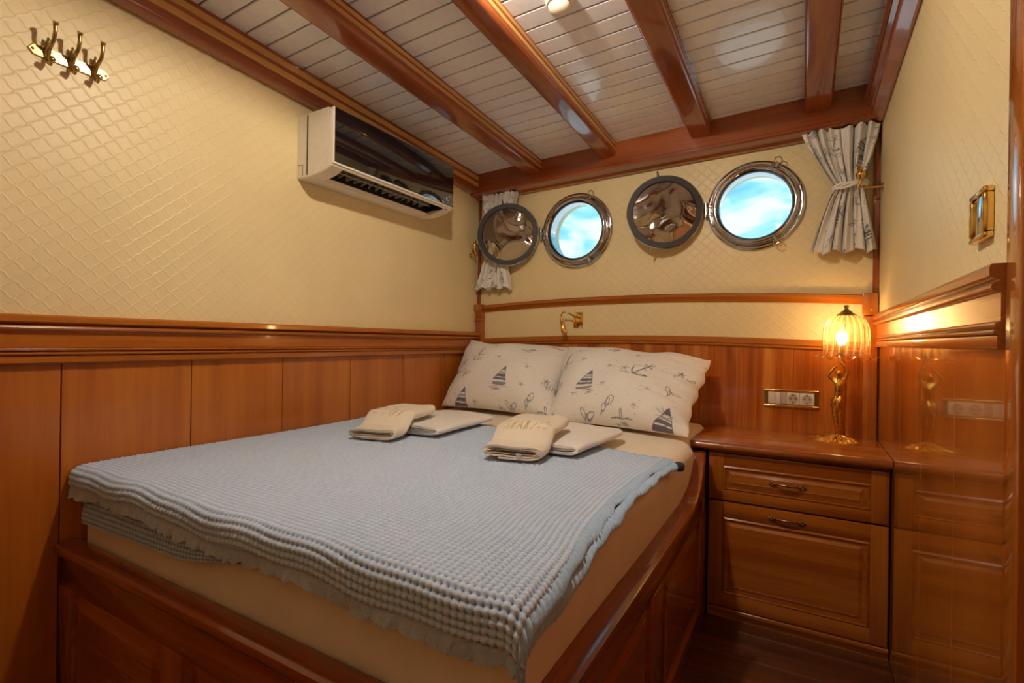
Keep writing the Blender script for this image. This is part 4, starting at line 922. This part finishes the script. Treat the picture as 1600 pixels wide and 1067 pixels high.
# ---- air conditioner
AY0, AY1 = -1.272, -0.535
ac = thing('air_conditioner', (0, -0.9, 1.75), 'white split air conditioner with black glass front on the left wall', 'air conditioner')
bp_ = [(0.001, 1.632), (0.001, 1.876), (0.165, 1.878), (0.192, 1.870), (0.196, 1.862), (0.196, 1.668), (0.190, 1.659), (0.182, 1.657), (0.180, 1.700), (0.086, 1.715), (0.084, 1.640), (0.078, 1.632), (0.070, 1.630)]
end = [(0.001, 1.632), (0.001, 1.876), (0.165, 1.878), (0.192, 1.870), (0.196, 1.862), (0.196, 1.668), (0.190, 1.658), (0.150, 1.642), (0.110, 1.634), (0.070, 1.630)]
obj('body', MB().sweep(bp_, [(0, AY0+0.06, 0), (0, AY1-0.06, 0)], (1, 0, 0), (0, 0, 1)), 'unit_white', ac, smooth=35)
def endcap(y0, y1):
    m = MB(); n = len(end); vs = []
    for y, ins in ((y0, 0.004), (y0+0.004*(1 if y1 > y0 else -1), 0.0), (y1, 0.0)):
        for a, b_ in end: vs.append((max(0.001, a-ins if a > 0.1 else a), y, b_-ins*(1 if b_ > 1.8 else -1 if b_ < 1.7 else 0)))
    return m.add(vs, [(k*n+i, k*n+(i+1) % n, (k+1)*n+(i+1) % n, (k+1)*n+i) for k in range(2) for i in range(n)]+[tuple(range(n)), tuple(2*n+i for i in range(n))])
c1 = obj('end_cap', endcap(AY0, AY0+0.0605), 'unit_white', ac, smooth=35)
obj('end_cap', endcap(AY1, AY1-0.0605), 'unit_white', ac, smooth=35)
obj('seam', MB().box((0.056, AY0-0.0012, 1.640), (0.061, AY0+0.002, 1.868)), 'dark_plastic', c1)
obj('seam', MB().box((0.004, AY0-0.0008, 1.682), (0.032, AY0+0.002, 1.6835)).box((0.0315, AY0-0.0008, 1.640), (0.033, AY0+0.002, 1.6835)), 'dark_slot', c1)
obj('front_frame', MB().box((0.190, AY0+0.001, 1.664), (0.201, AY1-0.001, 1.874), 0.003, 2), 'unit_white', ac, smooth=35)
gp = obj('glass_panel', MB().box((0.200, AY0+0.006, 1.671), (0.2045, AY1-0.006, 1.871), 0.0012, 2), 'black_glass', ac, smooth=35)
# round badge: ring and inner arc
cy, cz = AY1-0.045, 1.700; m = MB()
for R, a0, a1, rad in ((0.019, 0, 2*PI, 0.0012), (0.010, 0.6, 5.2, 0.0024)):
    m.tube([(0.2052, cy+R*math.cos(a0+(a1-a0)*i/24), cz+R*math.sin(a0+(a1-a0)*i/24)) for i in range(25)], rad, 6)
obj('badge', m, 'logo_silver', gp, smooth=60)
obj('sensor', MB().lathe([(0, 0), (0.005, 0.0), (0.004, 0.002), (0, 0.002)], (0.185, AY1-0.035, 1.657), (0.45, 0, -0.9), 12), 'dark_plastic', ac, smooth=40)
obj('duct', MB().sweep([(0.1812, 1.661), (0.1795, 1.6995), (0.0865, 1.7145), (0.0848, 1.644), (0.088, 1.644), (0.090, 1.710), (0.1765, 1.6965), (0.1785, 1.661)], [(0, AY0+0.0602, 0), (0, AY1-0.0602, 0)], (1, 0, 0), (0, 0, 1)).box((0.086, AY0+0.0603, 1.650), (0.180, AY0+0.064, 1.700)).box((0.086, AY1-0.064, 1.650), (0.180, AY1-0.0603, 1.700)), 'dark_plastic', ac)
lv = obj('louvre_rod', MB().tube([(0.150, AY0+0.075, 1.655), (0.150, AY1-0.12, 1.655)], 0.0025, 6), 'vane_grey', ac, smooth=60)
y = AY0+0.10; k = 0
while y < AY1-0.12:
    tw = 0.024*math.sin(k*1.1)
    obj('vane', MB().add([(0.112, y, 1.648), (0.165, y+tw, 1.658), (0.162, y+tw, 1.686), (0.112, y, 1.686), (0.112, y+0.003, 1.648), (0.165, y+tw+0.003, 1.658), (0.162, y+tw+0.003, 1.686), (0.112, y+0.003, 1.686)], [(0, 1, 2, 3), (7, 6, 5, 4), (0, 1, 5, 4), (1, 2, 6, 5), (2, 3, 7, 6), (3, 0, 4, 7)]), 'vane_grey', ac)
    y += 0.040; k += 1
obj('flap', MB().box((0.086, AY0+0.066, 1.6330), (0.104, AY1-0.066, 1.6375), 0.001), 'unit_white', ac)

# ---- coat hook rack
hk = thing('coat_hook_rack', (0, -1.973, 1.743), 'antique brass rail with three double coat hooks on the papered left wall', 'coat hooks')
oc = [(-0.088, 0), (-0.078, 0.014), (-0.06, 0.016), (0.06, 0.016), (0.078, 0.014), (0.088, 0), (0.078, -0.014), (0.06, -0.016), (-0.06, -0.016), (-0.078, -0.014)]
obj('rail', MB().add([(0.0, a, b_) for a, b_ in oc]+[(0.006, a*0.97, b_*0.85) for a, b_ in oc], [tuple(range(10)), tuple(range(10, 20))]+[(i, (i+1) % 10, 10+(i+1) % 10, 10+i) for i in range(10)]), 'brass_old', hk, world=False)
for y in (-0.050, 0.0, 0.050):
    m = MB().tube([(0.006, y, -0.012), (0.010, y, 0.0), (0.018, y, 0.010), (0.034, y, 0.016), (0.050, y, 0.024), (0.058, y, 0.042), (0.056, y, 0.060)], [0.007, 0.007, 0.006, 0.005, 0.0045, 0.0045, 0.005], 8)
    m.tube([(0.056, y, 0.058), (0.061, y, 0.064)], [0.005, 0.007], 8)
    m.tube([(0.010, y, 0.004), (0.018, y, 0.022), (0.014, y, 0.036), (0.006, y, 0.030), (0.006, y, 0.014)], 0.0032, 6)
    m.tube([(0.008, y, -0.006), (0.014, y, -0.026), (0.028, y, -0.034), (0.036, y, -0.026)], 0.0045, 8).ball((0.037, y, -0.024), 0.008, 10)
    h = obj('hook', m, 'brass_old', hk, smooth=60, world=False)
for y in (-0.078, 0.078): obj('screw', MB().lathe([(0.004, 0), (0.003, 0.002), (0, 0.003)], (0.005, y, 0), (1, 0, 0), 8), 'brass_old', hk, smooth=60, world=False)

# ---- wall switch on the right wall
sw = thing('wall_switch', (W, -1.407, 1.24), 'square brass framed switch with mirror rocker on the right wall', 'switch')
m = MB()
for (a, b_, c, d) in ((-1.462, -1.378, 1.196, 1.206), (-1.462, -1.378, 1.270, 1.280), (-1.462, -1.452, 1.206, 1.270), (-1.388, -1.378, 1.206, 1.270)):
    m.box((W-0.014, a, c), (W, b_, d), 0.003, 2)
obj('frame', m, 'brass', sw, smooth=40)
obj('rocker', MB().box((W-0.011, -1.452, 1.206), (W, -1.388, 1.270), 0.002), 'chrome', sw, smooth=40)
obj('rocker_gap', MB().box((W-0.0116, -1.4215, 1.207), (W-0.010, -1.4195, 1.269)), 'brass_old', sw)

# ---- smoke detector
sx, sy = 1.040, -1.125; zz = ceil_z(sx, sy)
sd = thing('smoke_detector', (sx, sy, zz), 'round cream smoke detector on the ceiling planks', 'smoke detector')
obj('base', MB().lathe([(0, 0.004), (0.045, 0.004), (0.045, -0.008), (0.040, -0.013), (0.0, -0.013)], (0, 0, 0), (0, 0, 1), 40), 'detector_cream', sd, smooth=40, world=False)
obj('slot_ring', MB().lathe([(0.030, -0.013), (0.033, -0.013), (0.033, -0.018), (0.030, -0.018), (0.030, -0.013)], (0, 0, 0), (0, 0, 1), 40, close=False), 'dark_slot', sd, smooth=40, world=False)
obj('dome', MB().lathe([(0.036, -0.018), (0.035, -0.024), (0.030, -0.030), (0.020, -0.036), (0.008, -0.038), (0, -0.038)], (0, 0, 0), (0, 0, 1), 40), 'detector_cream', sd, smooth=60, world=False)

# ---- curtains
def curtain(name, xt0, xt1, zt, tie, tw, bx0, bx1, zb, y0, label, seed, side):
    NUc, NVc = 300, 220
    u, v = np.meshgrid(np.linspace(0, 1, NUc), np.linspace(0, 1, NVc))
    vt = (zt-tie[1])/(zt-zb)
    f1 = smooth(0, 1, np.clip(v/vt, 0, 1)); f2 = np.clip((v-vt)/(1-vt), 0, 1); f2s = f2**0.75
    ed = np.clip(v/vt, 0, 1)
    l = np.where(v < vt, xt0+(tie[0]-tw-xt0)*ed**1.25, (tie[0]-tw)+(bx0-tie[0]+tw)*f2s)
    r_ = np.where(v < vt, xt1+(tie[0]+tw-xt1)*ed**1.25, (tie[0]+tw)+(bx1-tie[0]-tw)*f2s)
    pinch = 1-np.exp(-((v-vt)/0.10)**2)*0.72
    ph = u*2*PI*6.5+0.9*np.sin(u*7+seed)+0.6*np.sin(v*5+seed)
    Yf = 0.022*np.sin(ph)*pinch+0.008*np.sin(ph*2.3+seed+v*4)*pinch
    X = l+(r_-l)*(u+0.035*np.sin(ph+1.2)*pinch)
    X = np.clip(X, min(xt0, bx0)-0.01, W-0.004)
    top_w = 0.004*np.sin(ph*1.3)*np.exp(-v/0.05)
    Z = zt-(zt-zb)*v+top_w+0.012*np.cos(ph*0.5+seed)*smooth(0.9, 1, v)
    Y = y0+Yf-0.018*np.exp(-((v-vt)/0.12)**2)
    ink = Ink(0.9, 0.62, 700); rr = random.Random(seed)
    kinds = ['boat', 'anchor', 'light', 'coral', 'dolph', 'float', 'knot', 'islet']
    for i in range(60): motif(ink, rr.choice(kinds), rr.random()*0.9, rr.random()*0.62, 1.25, rr.uniform(-.2, .2), rr)
    for i in range(150):
        x, y = rr.random()*0.9, rr.random()*0.62; ink.stroke([(x, y), (x+rr.uniform(.004, .012), y+rr.uniform(-.003, .003))], 0.0009, 0.6)
    o = obj(name, MB(), 'curtain_print') if False else None
    t_ = thing(name, ((xt0+xt1)/2, y0, zb), label, 'curtain', 'short tied curtains')
    c = obj('cloth', MB().grid(np.stack([X, Y, Z], -1), NUc, NVc), 'curtain_print', t_, smooth=180)
    attr(c, 'ink', ink.sample(u*0.9, (1-v)*0.62))
    n = 40; pts = [(tie[0]+(tw+0.010)*math.cos(a), y0-0.018+0.036*math.sin(a), tie[1]+0.006*math.cos(a)*side) for a in [2*PI*i/n for i in range(n+1)]]
    mbt = MB()
    for dz in (-0.007, 0.0, 0.007): mbt.tube([(p[0], p[1], p[2]+dz+0.003*math.sin(i*0.7+dz*300)) for i, p in enumerate(pts)], 0.0055, 6)
    obj('tie_band', mbt, 'curtain_band', t_, smooth=60)
    return t_
curtain('curtain', 1.692, W-0.008, 1.915, (1.862, 1.668), 0.048, 1.722, 1.960, 1.405, -0.062, 'short nautical print curtain tied back in the right corner', 5, 1)
curtain('curtain', 0.058, 0.300, 1.868, (0.150, 1.545), 0.042, 0.008, 0.258, 1.322, -0.052, 'short nautical print curtain tied back in the left corner behind a porthole cover', 8, -1)
def holdback(x, y, z, wall, sg, label):
    t_ = thing('curtain_holdback', (wall, y+0.01, z-0.02), label, 'holdback', 'brass curtain holdbacks')
    obj('rose', MB().lathe([(0, 0), (0.014, 0), (0.013, 0.004), (0.006, 0.007), (0, 0.007)], (wall, y+0.01, z-0.045), (sg, 0, 0), 20), 'brass', t_, smooth=50)
    obj('arm', MB().tube([(wall, y+0.01, z-0.045), (wall+sg*0.03, y+0.0, z-0.048), (x+sg*0.012, y-0.01, z-0.045), (x+sg*0.004, y-0.012, z-0.030), (x, y-0.012, z-0.010)], 0.004, 8), 'brass', t_, smooth=60)
    obj('knob', MB().lathe([(0, -0.012), (0.010, -0.012), (0.016, -0.004), (0.019, 0.006), (0.017, 0.014), (0.010, 0.018), (0.008, 0.022), (0.011, 0.026), (0.009, 0.034), (0, 0.036)], (x, y-0.012, z), (0.1*sg, -0.1, 1), 20), 'brass', t_, smooth=50)
holdback(1.895, -0.112, 1.692, W, -1, 'brass curtain holdback on the right wall by the lamp corner')
holdback(0.045, -0.105, 1.562, 0.0, 1, 'brass curtain holdback on the left wall by the porthole cover')
